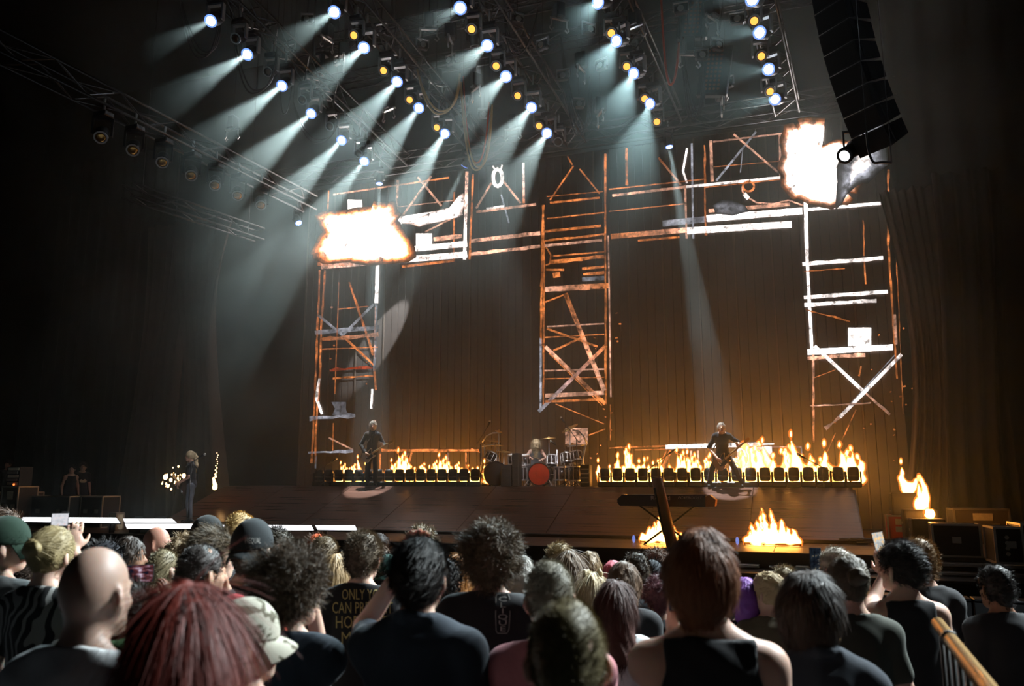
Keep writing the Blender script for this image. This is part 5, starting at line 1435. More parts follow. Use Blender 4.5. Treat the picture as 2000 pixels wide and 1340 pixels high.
        if not tank: s.cut(nc, float(nc @ base), None, base, .16)
        else:
            for sx in (-1, 1): s.sub(LT((sx * .205 * b, 0, 1.42)), (.085, .2, .14)); 
            s.cut(nc, float(nc @ LT((0, -.02, 1.46))), None, base, .13)
        P, Q = s.mesh(max(h, .012) if lod else .011, .03, .0035, 28, seed); o = np_mesh('shirt', P, Q, shirt if isinstance(shirt, bpy.types.Material) else cmat(shirt), t)
        t['shirt'] = 1; del t['shirt']
    # trousers and shoes
    s = SDF(); i = .012; s.ell(LT((0, -.012, .92)), (.155 * b + i, .11 + i, .11), RL, .04)
    for sd in 'LR':
        H_, K_, A_ = LG[sd]; s.cap(H_, K_, .080 + i, .055 + i * 1.4, .03); s.cap(K_, A_ + (K_ - A_) * .05, .053 + i * 1.3, .040 + i * 1.4, .02)
    P, Q = s.mesh(.024 if lod < 3 else .03, .03, .004, 20, seed); np_mesh('trousers', P, Q, cmat(pants), t)
    for sd in 'LR':
        A_ = LG[sd][2]; s = SDF(); s.cap(A_ + (0, -.035, -.045), A_ + (0, .155, -.058), .046, .038); s.cut((0, 0, -1), -(A_[2] - .09)); P, Q = s.mesh(.02, .02); np_mesh('shoe', P, Q, M_rub, t)
    if hair:
        V, F = hair_mesh(hair, seed, nst if hair not in ('afro', 'curly') else int(nst * 1.5), Rh, hc, hlen, sw, puff)
        np_mesh('hair', V, F, hmat(hcol), t, True)
    if beard:
        s = SDF(); T = lambda v: Rh @ np.array(v, float) + hc
        s.ell(T((0, .05, -.085)), (.055, .05, .045), Rh); P, Q = s.mesh(.01, .02, .003, 60, seed); np_mesh('beard', P, Q, hmat(beard), t)
    if hat:
        make_hat(t, hat, hatcol, Rh, hc, lod)
    if earring:
        MB().path([tuple(Rh @ np.array((.086 + .0, -.005 + .014 * math.sin(a / 10 * 6.283), -.062 + .016 * math.cos(a / 10 * 6.283))) + hc) for a in range(11)], .0022, 6).build('earring', M_gold2, t, True)
    return t, hc, Rh
def make_hat(t, kind, col, Rh, hc, lod=1, m=None):
    """baseball cap; kind 'front' or 'back' (peak over the nape)"""
    m = m or cmat(col); c, r = SKULL_C, SKULL_R; sg = 1 if kind == 'front' else -1
    s = SDF(); s.ell(c + (0, 0, .008), r + np.array((.016, .016, .018))); s.cut((0, 0, -1), -.012)
    P, Q = s.mesh(.009 if lod < 2 else .013, .01); np_mesh('cap_crown', np.asarray(P) @ Rh.T + hc, Q, m, t)
    # curved peak
    vs, fs = [], []
    n, k = 14, 4
    for layer in (0, -.006):
        for j in range(k + 1):
            for i in range(n + 1):
                a = (i / n - .5) * 2.5; f = j / k
                rx, ry = .088 + .004 * f, .108
                x = math.sin(a) * rx; y = math.cos(a) * ry + f * .070 * math.cos(a * .62) ** 1.2
                z = .016 - .9 * (x * x) / .09 * f * .5 - .020 * f * f - .012 * f + layer
                vs.append(Rh @ (np.array((x, sg * (y - .012), z))) + hc)
    N = (n + 1) * (k + 1)
    for j in range(k):
        for i in range(n):
            a = j * (n + 1) + i; fs.append((a, a + 1, a + n + 2, a + n + 1)); a += N; fs.append((a, a + n + 1, a + n + 2, a + 1))
    for i in range(n): a = k * (n + 1) + i; fs.append((a, a + 1, a + 1 + N, a + N))
    MB().add(vs, fs).build('cap_peak', m, t, True)
    MB().ell(tuple(Rh @ np.array((0, -.012, .147)) + hc), (.007, .007, .005), nu=8, nv=6).build('cap_button', m, t, True)
def phone(label, loc, rot, m_screen, size=(.075, .155)):
    """screen faces local -y"""
    t = thing('mobile_phone', label, 'phone', loc, rot)
    MB().bbox((0, 0, 0), (size[0], .009, size[1]), .003).build('body', M_kb, t)
    MB().box((0, -.0052, 0), (size[0] * .92, .0008, size[1] * .95)).build('screen', m_screen, t)
    MB().bbox((size[0] * .25, .006, size[1] * .36), (size[0] * .4, .004, size[0] * .45), .001).build('camera_bump', M_rub, t)
    return t
def screen_mat(name, kind):
    m = bpy.data.materials.new(name); m.use_nodes = True; nt = m.node_tree; nt.nodes.remove(nt.nodes['Principled BSDF']); out = nt.nodes['Material Output']
    tc = nt.nodes.new('ShaderNodeTexCoord'); n = nt.nodes.new('ShaderNodeTexNoise'); n.inputs['Scale'].default_value = 4; n.inputs['Detail'].default_value = 3
    r = nt.nodes.new('ShaderNodeValToRGB'); e = nt.nodes.new('ShaderNodeEmission')
    cs = {'dark': [(.42, (.008, .008, .016)), (.53, (.12, .03, .03)), (.62, (.30, .20, .28)), (.70, (.95, .85, 1))], 'white': [(.3, (.5, .52, .55)), (.6, (.75, .75, .8)), (.7, (.8, .55, .5))], 'blue': [(.4, (.004, .005, .008)), (.62, (.012, .018, .026)), (.74, (.25, .2, .12))], 'fire': [(.35, (.4, .42, .42)), (.5, (.6, .62, .6)), (.62, (1, .6, .2)), (.7, (1, .9, .7))]}[kind]
    cr = r.color_ramp
    for i, (p, c) in enumerate(cs):
        el = cr.elements[i] if i < 2 else cr.elements.new(p); el.position = p; el.color = (*c, 1)
    nt.links.new(tc.outputs['Generated'], n.inputs[0]); nt.links.new(n.outputs[0], r.inputs[0]); nt.links.new(r.outputs[0], e.inputs[0]); nt.links.new(e.outputs[0], out.inputs[0])
    try: m.cycles.emission_sampling = 'NONE'
    except Exception: pass
    return m
# ================================================================ CROWD
def pos_from(px, ytop, D, extra=.0):
    p = atD(px, ytop, D); return Vector((p.x, p.y, floor_z(p.y))), p.z - extra - floor_z(p.y)
def toward(v, x=-5.0, y=20.0): return math.atan2(-(x - v.x), y - v.y)     # heading that faces a stage point
BR, BK, BLD, DKB, GRY, AUB, RED = (.09, .05, .028), (.018, .014, .012), (.42, .28, .12), (.035, .022, .015), (.30, .28, .26), (.20, .07, .025), (.30, .035, .012)
BLKT, NAVY, WHT, GRN, OLV = (.014, .014, .016), (.018, .026, .038), (.62, .63, .64), (.04, .10, .06), (.06, .065, .05)
crowd = [
 # px, ytop, D, label, kwargs
 (365, 1142, 1.62, 'woman with long straight red hair in the left foreground', dict(hair='long', hcol=(.12, .011, .004), shirt=BLKT, lod=0, hlen=.22, puff=.020, seed=3, build=.95)),
 (1107, 1176, 1.58, 'person with olive-brown cropped hair, nearest at the bottom centre', dict(hair='buzz', hcol=(.15, .12, .055), shirt=BLKT, lod=0, hlen=.007, puff=.005, seed=4)),
 (187, 1064, 2.10, 'bald man in a white T-shirt at lower left', dict(skin=(.34, .22, .17), shirt=WHT, lod=0, build=1.0, seed=5, hy=-4)),
 (1372, 1036, 2.32, 'auburn-haired woman in a black tank top at right of centre', dict(hair='crop', hcol=AUB, shirt=BLKT, tank=True, lod=0, build=.98, hlen=.05, seed=6, hy=-22, puff=.014, parms={'L': ((1290, 1318, 2.50), (1316, 1238, 2.64))}, hands={'L': ((0, .2, 1), (1, .3, 0), .7, .1)})),
 (484, 1173, 2.35, 'man in a pale camouflage cap, facing right at lower left', dict(hair='short', hcol=DKB, shirt=BLKT, lod=0, seed=7, hy=-58, hat='front', hatcol=(.42, .40, .30), hlen=.02, puff=.006)),
 (819, 1053, 2.72, 'man with slicked black hair in a dark polo at centre-left foreground', dict(hair='slick', hcol=BK, shirt=NAVY, collar=True, lod=0, build=1.0, seed=8, hlen=.07, puff=.013, skin='pale', arms={'L': ((-.27, .26, 1.42), (-.095, .17, 1.66))}, hands={'L': ((.35, -.1, .8), (.6, -.8, 0), .45, .2)})),
 (570, 1082, 2.90, 'curly brown-haired person with fist at chin in a dark blue T-shirt', dict(hair='curly', hcol=(.085, .055, .032), shirt=NAVY, lod=0, build=.98, seed=9, hy=-38, hlen=.075, puff=.030, parms={'R': ((628, 1292, 3.08), (612, 1192, 3.05))}, hands={'R': ((-.1, -.1, .9), (-.9, -.3, 0), 1.5, .05)})),
 (1074, 1100, 2.70, 'grey buzz-cut man in a pink shirt behind the olive-haired head', dict(hair='buzz', hcol=(.24, .22, .17), shirt=(.42, .16, .18), lod=0, seed=10, hlen=.009, puff=.006)),
 (1586, 1114, 2.60, 'dark-haired woman in a navy shirt turned right, lower right', dict(hair='crop', hcol=(.03, .018, .012), shirt=NAVY, collar=True, lod=0, seed=11, hy=-40, hp=-10, skin='brown', hlen=.06, puff=.022, earring=True)),
 (102, 1030, 3.70, 'woman with a blond bun in a black leaf-print top', dict(hair='bun', hcol=(.30, .23, .11), shirt='leaf', lod=1, seed=12, hlen=.07, puff=.012, earring=True, build=.98, parms={'R': ((168, 1138, 3.85), (143, 1074, 3.98))}, hands={'R': ((-.1, .1, .9), (-.6, .7, 0), .5, .15)})),
 (493, 1018, 3.85, 'man in a backwards black cap with grey lettering', dict(hair='buzz', hcol=DKB, shirt=BLKT, lod=1, seed=13, hat='back', hatcol=(.014, .018, .02), neckcut=1.47, hlen=.012, puff=.004, build=.98)),
 (394, 1067, 3.45, 'buzz-cut man in a black jacket with hand at his mouth', dict(hair='buzz', hcol=(.07, .06, .055), shirt=BLKT, collar=True, sleeve=1.8, lod=1, seed=14, hy=-30, skin='tan', hlen=.01, puff=.004, parms={'R': ((462, 1215, 3.55), (441, 1152, 3.58))}, hands={'R': ((-.3, 0, .8), (-.5, -.8, 0), 1.1, .1)})),
 (420, 1036, 4.30, 'shaggy brown-haired young man in green T-shirt looking right', dict(hair='messy', hcol=(.13, .09, .05), shirt=(.03, .075, .06), lod=1, seed=15, hy=-65, hlen=.07, puff=.022)),
 (710, 1042, 4.40, 'man with spiky hair and gold lettering on his black T-shirt', dict(hair='short', hcol=(.17, .13, .09), shirt=BLKT, lod=1, seed=16, hlen=.035, puff=.012, build=.95)),
 (958, 1029, 3.75, 'tall man with a brown afro and boxed vertical lettering on his back', dict(hair='afro', hcol=(.10, .07, .04), shirt=BLKT, lod=1, seed=17, hlen=.06, puff=.034, build=1.0)),
 (1655, 1085, 3.75, 'person with a small top bun in an olive T-shirt at right', dict(hair='bun', hcol=(.10, .075, .045), shirt=OLV, lod=1, seed=18, hlen=.05, puff=.012, build=.95)),
 (1757, 1059, 4.30, 'curly-topped man in a black tank top looking left at right', dict(hair='messy', hcol=BK, shirt=BLKT, tank=True, lod=1, seed=19, hy=28, hlen=.035, puff=.014, build=.98, parms={'L': ((1704, 1178, 4.52), (1727, 1122, 4.64))}, hands={'L': ((-.1, .1, .9), (.7, .6, 0), .6, .1)})),
 (1201, 1134, 3.90, 'woman with dark red wavy hair in a white T-shirt', dict(hair='long', hcol=(.07, .025, .018), shirt=WHT, lod=1, seed=20, hlen=.12, puff=.022)),
 (12, 1013, 4.00, 'person in a dark green cap at the left edge, facing right', dict(hair='buzz', hcol=BK, shirt=(.16, .17, .17), lod=1, seed=21, hy=-48, hat='front', hatcol=(.015, .035, .022), hlen=.012, puff=.004, arms={'R': ((.27, .12, 1.12), (.12, .3, 1.22))})),
 (250, 1050, 5.20, 'dark-haired woman with a gold hoop earring behind the bald man', dict(hair='bob', hcol=DKB, shirt=BLKT, lod=2, seed=22, hy=-55, skin='brown', earring=True, hlen=.05)),
 (307, 1028, 6.30, 'shaven-headed man in profile against the white panels', dict(skin=(.50, .25, .18), shirt=BLKT, lod=2, seed=23, hy=-70)),
 (319, 1076, 4.70, 'boy with cropped fair hair above the raised phone', dict(hair='buzz', hcol=(.20, .16, .09), shirt=(.25, .27, .26), lod=2, seed=24, hlen=.012, puff=.005, hy=-10)),
 (281, 1072, 6.40, 'person with fuzzy ginger hair beside the earring woman', dict(hair='afro', hcol=(.30, .17, .06), lod=3, seed=25, puff=.02)),
 (357, 1050, 6.00, 'person with tousled sandy hair left of the black cap', dict(hair='curly', hcol=(.26, .19, .11), lod=3, seed=26, puff=.02)),
 (405, 1010, 5.60, 'man in a plain black cap below the singer', dict(hair='buzz', hcol=BLD, lod=2, seed=27, hat='front', hatcol=(.018, .02, .02), hy=-15, hlen=.015, puff=.005)),
 (467, 1003, 6.00, 'person with golden cropped hair behind the backwards cap', dict(hair='short', hcol=(.45, .30, .12), lod=2, seed=28, hlen=.02)),
 (10, 997, 6.30, 'brown-haired man at the far left edge, behind the green cap', dict(hair='messy', hcol=BR, lod=2, seed=29, hy=-45)),
 (245, 1140, 3.10, 'person in a green hooded top hidden behind the bald man', dict(hair='short', hcol=DKB, shirt=(.07, .15, .06), lod=1, seed=30, hy=-60, collar=True, skin='brown', parms={'R': ((340, 1258, 3.30), (317, 1190, 3.42))}, arms={'L': ((-.28, .2, 1.2), (-.03, .30, 1.4))}, hands={'R': ((0, .1, 1), (-1, 0, 0), .5, .2)})),
 (205, 1057, 4.70, 'man in a black cap mostly hidden behind the bald head', dict(hair='buzz', hcol=BK, lod=2, seed=31, hat='front', hatcol=(.02, .022, .025))),
 (455, 1166, 2.95, 'person in a red cap peeking out above the camouflage cap', dict(hair='buzz', hcol=BK, lod=1, seed=32, hat='front', hatcol=(.45, .02, .03), hlen=.012, puff=.004)),
 (538, 1031, 7.60, 'person in a black beanie before the white panels', dict(hair='short', hcol=BK, lod=3, seed=33, puff=.02)),
 (548, 1045, 6.60, 'person with dark curls above the bald head, left of centre', dict(hair='curly', hcol=(.06, .055, .04), lod=3, seed=34, puff=.02)),
 (549, 1060, 6.00, 'bald man in front of the dark curls', dict(skin=(.42, .27, .2), lod=2, seed=35)),
 (618, 1044, 7.60, 'person in an orange-red cap by the subwoofers', dict(hair='buzz', hcol=BR, lod=3, seed=36, hat='back', hatcol=(.55, .09, .02))),
 (633, 1048, 5.80, 'man with faded short brown hair left of the lettered T-shirt', dict(hair='short', hcol=(.15, .11, .065), lod=2, seed=37, hlen=.025, shirt=(.03, .035, .035))),
 (655, 1084, 5.50, 'woman with long honey-blond hair left of the lettered T-shirt', dict(hair='long', hcol=(.36, .23, .10), lod=2, seed=38, hlen=.2)),
 (676, 1077, 6.60, 'person with pale thinning hair behind the honey-blond woman', dict(hair='buzz', hcol=(.45, .36, .25), lod=3, seed=39, hlen=.01, puff=.004)),
 (741, 1042, 8.40, 'dark-skinned man in a light blue shirt near the barrier', dict(hair='buzz', hcol=BK, skin='dark', shirt=(.30, .36, .5), collar=True, lod=3, seed=40, hlen=.01)),
 (745, 1066, 6.80, 'person with brown bowl-cut hair behind the green cap', dict(hair='short', hcol=BR, lod=3, seed=41)),
 (757, 1084, 5.80, 'person in a dark green backwards cap beside the lettered man', dict(hair='buzz', hcol=BK, lod=2, seed=42, hat='back', hatcol=(.02, .06, .05))),
 (821, 1037, 6.20, 'curly-haired man just above the slicked black hair', dict(hair='curly', hcol=(.16, .12, .07), lod=2, seed=43, puff=.018)),
 (870, 1092, 4.60, 'person in a dark grey top right of the slicked-hair man', dict(hair='short', hcol=BK, shirt=(.05, .05, .055), lod=2, seed=44, skin='brown')),
 (898, 1081, 5.00, 'woman with long orange hair left of the afro', dict(hair='long', hcol=(.34, .13, .02), lod=2, seed=45, hlen=.2)),
 (1018, 1086, 5.50, 'person with silver side-parted hair right of the afro', dict(hair='bob', hcol=(.36, .34, .31), lod=2, seed=46, hlen=.06)),
 (1090, 1063, 6.30, 'man with wavy fair hair turned left, centre row', dict(hair='messy', hcol=(.26, .19, .10), lod=2, seed=47, hy=40, hlen=.05)),
 (1112, 1076, 5.70, 'woman with long brown hair at the centre of the crowd', dict(hair='long', hcol=(.14, .09, .055), lod=2, seed=48, hlen=.2)),
 (1150, 1078, 6.20, 'person with a brown bob beside the long-haired woman', dict(hair='bob', hcol=(.17, .11, .05), lod=2, seed=49)),
 (1158, 1118, 5.10, 'blond woman with two small hair buns', dict(hair='long', hcol=(.52, .42, .26), lod=2, seed=50, hlen=.2)),
 (1198, 1097, 5.90, 'person with pink hair behind the glossy brown bob', dict(hair='bob', hcol=(.55, .13, .17), lod=3, seed=51)),
 (1218, 1098, 4.75, 'person with a glossy brown bob and a hair clip', dict(hair='bob', hcol=(.12, .07, .04), lod=2, seed=52, puff=.02)),
 (1243, 1081, 5.30, 'dark-haired man in a black T-shirt left of the auburn woman', dict(hair='short', hcol=(.05, .035, .022), shirt=(.018, .022, .026), lod=2, seed=53, hlen=.03, build=1.0)),
 (1281, 1078, 6.20, 'person with frizzy brown hair right of the dark-haired man', dict(hair='afro', hcol=(.13, .08, .055), lod=2, seed=54, puff=.02)),
 (1274, 1095, 5.70, 'person in a small black cap beside the frizzy hair', dict(hair='buzz', hcol=BK, lod=3, seed=55, hat='back', hatcol=(.03, .034, .04))),
 (1286, 1129, 5.00, 'person with purplish-red dark hair below the black cap', dict(hair='curly', hcol=(.11, .035, .045), lod=2, seed=56, puff=.012, hlen=.03)),
 (1453, 1128, 4.80, 'person with bright purple hair right of the auburn woman', dict(hair='bob', hcol=(.20, .06, .34), lod=2, seed=57, hlen=.04)),
 (1500, 1118, 4.70, 'blond woman with a ponytail looking left', dict(hair='pony', hcol=(.44, .33, .18), lod=2, seed=58, hy=42, hlen=.06, shirt=(.10, .08, .05))),
 (1532, 1108, 6.20, 'person with short fair-brown hair behind the ponytail', dict(hair='short', hcol=(.22, .17, .10), lod=3, seed=59)),
 (1632, 1071, 5.00, 'man with grey hair and glasses filming with a phone', dict(hair='short', hcol=(.32, .28, .23), lod=2, seed=60, hy=35, hlen=.02, shirt=(.1, .11, .13), parms={'L': ((1606, 1190, 5.15), (1607, 1146, 5.32))}, hands={'L': ((-.2, .1, .9), (.7, .6, 0), .6, .1)})),
 (1795, 1054, 5.00, 'person with sandy brown hair lit orange at right', dict(hair='short', hcol=(.20, .12, .05), lod=2, seed=61, hlen=.03)),
 (1945, 1105, 4.60, 'dark-haired person alone at the right edge', dict(hair='short', hcol=BK, lod=2, seed=62, skin='brown', hlen=.025)),
 (150, 1100, 4.70, 'person with dark hair hidden between the bun and bald head', dict(hair='bob', hcol=BK, lod=3, seed=63)),
 (55, 1072, 4.90, 'dark-haired person behind the bun-haired woman at left', dict(hair='short', hcol=DKB, lod=3, seed=64, shirt=(.05, .05, .06))),
]
M_leaf = bpy.data.materials.new('leaf_print'); M_leaf.use_nodes = True; nt = M_leaf.node_tree; b = nt.nodes['Principled BSDF']; b.inputs['Roughness'].default_value = .85
tc = nt.nodes.new('ShaderNodeTexCoord'); mp = nt.nodes.new('ShaderNodeMapping'); mp.inputs['Scale'].default_value = (5, 5, 4); wv = nt.nodes.new('ShaderNodeTexWave'); wv.inputs['Scale'].default_value = 1.3; wv.inputs['Distortion'].default_value = 16; wv.inputs['Detail'].default_value = 1.5
cr = nt.nodes.new('ShaderNodeValToRGB'); cr.color_ramp.elements[0].color = (.012, .012, .013, 1); cr.color_ramp.elements[1].color = (.28, .28, .27, 1); cr.color_ramp.elements[0].position = .62; cr.color_ramp.elements[1].position = .70
nt.links.new(tc.outputs['Object'], mp.inputs[0]); nt.links.new(mp.outputs[0], wv.inputs[0]); nt.links.new(wv.outputs['Fac'], cr.inputs[0]); nt.links.new(cr.outputs[0], b.inputs['Base Color'])
# camouflage for the cap
M_camo = mat('camo_cloth', (.42, .40, .30), .85); nt = M_camo.node_tree; b = nt.nodes['Principled BSDF']
tc = nt.nodes.new('ShaderNodeTexCoord'); n = nt.nodes.new('ShaderNodeTexNoise'); n.inputs['Scale'].default_value = 22; n.inputs['Detail'].default_value = 2; cr = nt.nodes.new('ShaderNodeValToRGB'); cr.color_ramp.interpolation = 'CONSTANT'
cr.color_ramp.elements[0].color = (.10, .09, .055, 1); cr.color_ramp.elements[1].color = (.44, .42, .34, 1); cr.color_ramp.elements[1].position = .43
nt.links.new(tc.outputs['Object'], n.inputs[0]); nt.links.new(n.outputs[0], cr.inputs[0]); nt.links.new(cr.outputs[0], b.inputs['Base Color'])
PPL = {}
for (px, yt, D, lab, kw) in crowd:
    extra = kw.get('puff', .012) * .9 + (.012 if kw.get('hat') else 0)
    v, ht = pos_from(px, yt, D, extra)
    if kw.get('shirt') == 'leaf': kw['shirt'] = M_leaf
    hd = toward(v)
    pa = kw.pop('parms', None)
    if pa:
        Mi = (Matrix.Translation(v) @ Matrix.Rotation(hd, 4, 'Z') @ Matrix.Scale(ht / 1.75, 4)).inverted(); kw.setdefault('arms', {})
        for sd, (e, w_) in pa.items(): kw['arms'][sd] = (tuple(Mi @ atD(*e)), tuple(Mi @ atD(*w_)))
    t, hc, Rh = person(lab, v, hd, ht, **kw)
    PPL[lab] = (t, hc, Rh, ht)
    if ht < 1.45 or ht > 1.98: print('HEIGHT', round(ht, 2), lab)
def P_(key): return [v for k, v in PPL.items() if key in k][0]
t, hc, Rh, _ = P_('camouflage cap, facing')
for o in t.children:
    if o.name.startswith('cap_'): o.data.materials[0] = M_camo
from mathutils.bvhtree import BVHTree
def back_text(key, body, px, py, D, hpx, m, wpx=None, part='shirt', name='lettering', align='CENTER', shear=0.0, lines=None):
    """flat print laid onto the back of a garment; place and size measured in the photo"""
    t, hc, Rh, ht = P_(key); bpy.context.view_layer.update()
    g = [o for o in t.children if o.name.split('.')[0] == part][0]
    me = g.data; bv = BVHTree.FromPolygons([v.co for v in me.vertices], [p.vertices for p in me.polygons])
    M = t.matrix_world; Mi = M.inverted()
    cu = bpy.data.curves.new(name, 'FONT'); cu.body = body; cu.align_x = align; cu.align_y = 'CENTER'; cu.size = 1.0; cu.resolution_u = 2; cu.shear = shear
    if lines: cu.space_line = lines
    tmp = bpy.data.objects.new(name, cu); COL.objects.link(tmp); dg = bpy.context.evaluated_depsgraph_get(); dg.update()
    tm = bpy.data.meshes.new_from_object(tmp.evaluated_get(dg)); bpy.data.objects.remove(tmp)
    co = np.array([v.co[:] for v in tm.vertices]); lo, hi = co.min(0), co.max(0); cen = (lo + hi) / 2
    if align == 'LEFT': cen[0] = lo[0]
    sy = hpx / (hi[1] - lo[1]); sx = sy if wpx is None else wpx / (hi[0] - lo[0])
    Cl = Mi @ CAM
    for v, c in zip(tm.vertices, co):
        d = Mi @ (CAM + ray(px + (c[0] - cen[0]) * sx, py - (c[1] - cen[1]) * sy)) - Cl; d.normalize()
        hit, nrm, i, dist = bv.ray_cast(Cl, d)
        if hit is None: hit = Cl + d * (D / ht * 1.75)
        else: hit = hit - d * .004
        v.co = hit
    tm.materials.clear(); tm.materials.append(m)
    return link(name, tm, t)
M_goldp = mat('print_gold', (.40, .32, .12), .7); M_greyp = mat('print_dim', (.30, .30, .28), .7); M_redp = mat('print_red', (.45, .04, .02), .7)
k = 'gold lettering'
back_text(k, 'ONLY YOU', 668, 1161, 4.3, 21, M_goldp, 84, align='LEFT', name='line_print')
back_text(k, 'CAN PREVENT', 649, 1187, 4.3, 22, M_goldp, 118, align='LEFT', name='line_print')
back_text(k, 'HORRIBLE', 656, 1215, 4.3, 24, M_goldp, 100, align='LEFT', name='line_print')
back_text(k, 'MUSIC', 667, 1246, 4.3, 24, M_goldp, 78, align='LEFT', name='line_print')
back_text('boxed vertical', 'C\nL\nI\nQ\nU\nE', 982, 1199, 3.6, 68, M_greyp, 19, name='vertical_print', lines=.82)
back_text('backwards black cap', 'PREQUAL', 494, 1057, 3.7, 13, M_greyp, 31, part='cap_crown', name='cap_print')
back_text('curly brown-haired', 'TOUR', 552, 1244, 2.8, 7, M_greyp, 24, name='tour_print')
back_text('curly brown-haired', 'A', 557, 1229, 2.8, 8, M_redp, 9, name='tour_print')
t, hc, Rh, ht = P_('boxed vertical')
# rounded outline round the vertical print
def outline(key, pts, wpx, m, part='shirt', name='print_frame'):
    t, hc, Rh, ht = P_(key); g = [o for o in t.children if o.name.split('.')[0] == part][0]; me = g.data
    bv = BVHTree.FromPolygons([v.co for v in me.vertices], [p.vertices for p in me.polygons]); Mi = t.matrix_world.inverted(); Cl = Mi @ CAM; P3 = []
    for x, y in pts:
        d = (Mi @ (CAM + ray(x, y)) - Cl).normalized(); hit = bv.ray_cast(Cl, d)[0]
        if hit is not None: P3.append(hit - d * .004)
    MB().path(P3, .0013, 5).build(name, m, t)
outline('boxed vertical', [(972, 1160), (991, 1159), (995, 1166), (996, 1200), (994, 1230), (990, 1237), (972, 1237), (969, 1232), (968, 1200), (969, 1164), (972, 1160)], 1, M_greyp)
# two little buns
t, hc, Rh, ht = P_('two small hair buns')
for sx in (-1, 1):
    s = SDF(); s.ell(Rh @ np.array((sx * .048, -.02, .128)) + hc, (.026, .026, .028)); P2, Q2 = s.mesh(.008, .01, .006, 90, 3); np_mesh('hair_bun', P2, Q2, hmat((.52, .42, .26)), t)
# phones
def face_cam(p): return (0, 0, math.atan2(-(CAM.x - p.x), (CAM.y - p.y)) + math.pi)
def ph(label, px, py, D, kind, roll=0.0, **k):
    p = atD(px, py, D); r = face_cam(p); return phone(label, p, (0, roll, r[2]), screen_mat('phone_' + kind + str(px), kind), **k)
ph('phone with a pale screen held up above the bun-haired woman', 117, 1015, 3.98, 'white', size=(.078, .062))
ph('phone held sideways filming the stage beside the bald man', 262, 1121, 3.42, 'dark', math.pi / 2)
ph('dark phone raised by the grey-haired man at right', 1593, 1093, 5.32, 'blue')
ph('tilted phone with a bright screen raised by the curly-topped man', 1717, 1057, 4.64, 'fire', -.18, size=(.062, .105))
ph('dark phone beside the shoulder of the auburn woman', 1316, 1158, 2.64, 'blue', .04, size=(.03, .12))
# ================================================================ THE BAND AND CREW
def wmat(loc, heading, sc): return Matrix.Translation(loc) @ Matrix.Rotation(heading, 4, 'Z') @ Matrix.Scale(sc, 4)
def guitar(label, M, cen, tip, nrm, bodym, guardm, scale=1.0, bass=False):
    """cen, tip in the player's space; neck runs from cen towards tip; nrm = face normal"""
    c = M @ Vector(cen); tp = M @ Vector(tip); x = (tp - c).normalized(); n = (M.to_3x3() @ Vector(nrm)).normalized(); n = (n - x * n.dot(x)).normalized(); y = n.cross(x)
    t = thing('electric_guitar', label, 'guitar', c); t.rotation_euler = Matrix((x, y, n)).transposed().to_euler()
    L = (tp - c).length
    out = [(-.21, .0), (-.20, .09), (-.13, .155), (-.04, .14), (.02, .105), (.08, .12), (.15, .15), (.20, .135), (.18, .09), (.13, .045), (.12, -.03), (.15, -.075), (.19, -.10), (.165, -.125), (.09, -.125), (.02, -.115), (-.05, -.16), (-.14, -.17), (-.20, -.10)]
    pr = MB().prism([(a * scale, b * scale) for a, b in out], -.022, .022); pr.v = [(v[0], v[2], v[1]) for v in [tuple(q) for q in pr.v]]
    pr.build('body', bodym, t, False, True)
    g = [(-.08, .03), (-.02, .09), (.06, .095), (.14, .125), (.17, .11), (.12, .04), (.11, -.03), (.13, -.09), (.05, -.1), (-.03, -.1), (-.10, -.06)]
    pr = MB().prism([(a * scale, b * scale) for a, b in g], .0225, .0255); pr.v = [(v[0], v[2], v[1]) for v in [tuple(q) for q in pr.v]]; pr.build('pickguard', guardm, t, False, True)
    nk = mat('maple_neck', (.55, .36, .16), .35)
    MB().bbox(((L + .12) / 2 * 1 + .0, 0, .026), (L - .12, .05, .022), .006).build('neck', nk, t)
    hs = MB().prism([(L, -.03), (L + .05, -.045), (L + .16, -.04), (L + .19, .01), (L + .15, .04), (L + .03, .035)], .012, .028); hs.v = [(v[0], v[2], v[1]) for v in [tuple(q) for q in hs.v]]; hs.build('headstock', nk, t, False, True)
    for k in range(2): MB().bbox((.02 + .07 * k, 0, .03), (.022, .08, .012), .003).build('pickup', M_rub, t)
    MB().bbox((-.06, 0, .03), (.03, .08, .012), .003).build('bridge', M_chr, t)
    st = MB()
    for k in range(6): st.tube((-.06, -.02 + .008 * k, .04), (L + .02, -.016 + .0065 * k, .042), .0012, 4)
    tag(st.build('strings', M_chr, t), kind='stuff')
    return t
def strap(M, pts, parent_t, m):
    return MB().path([M.inverted() @ (M @ Vector(p)) for p in pts], .014, 6).build('guitar_strap', m, parent_t, True)
M_gw = mat('guitar_white', (.75, .73, .68), .2, coat=.6); M_gk = mat('guitar_black', (.02, .02, .022), .2, coat=.6); M_gs = mat('guitar_sunburst', (.22, .13, .05), .2, coat=.6)
GRP = 'performers on stage'
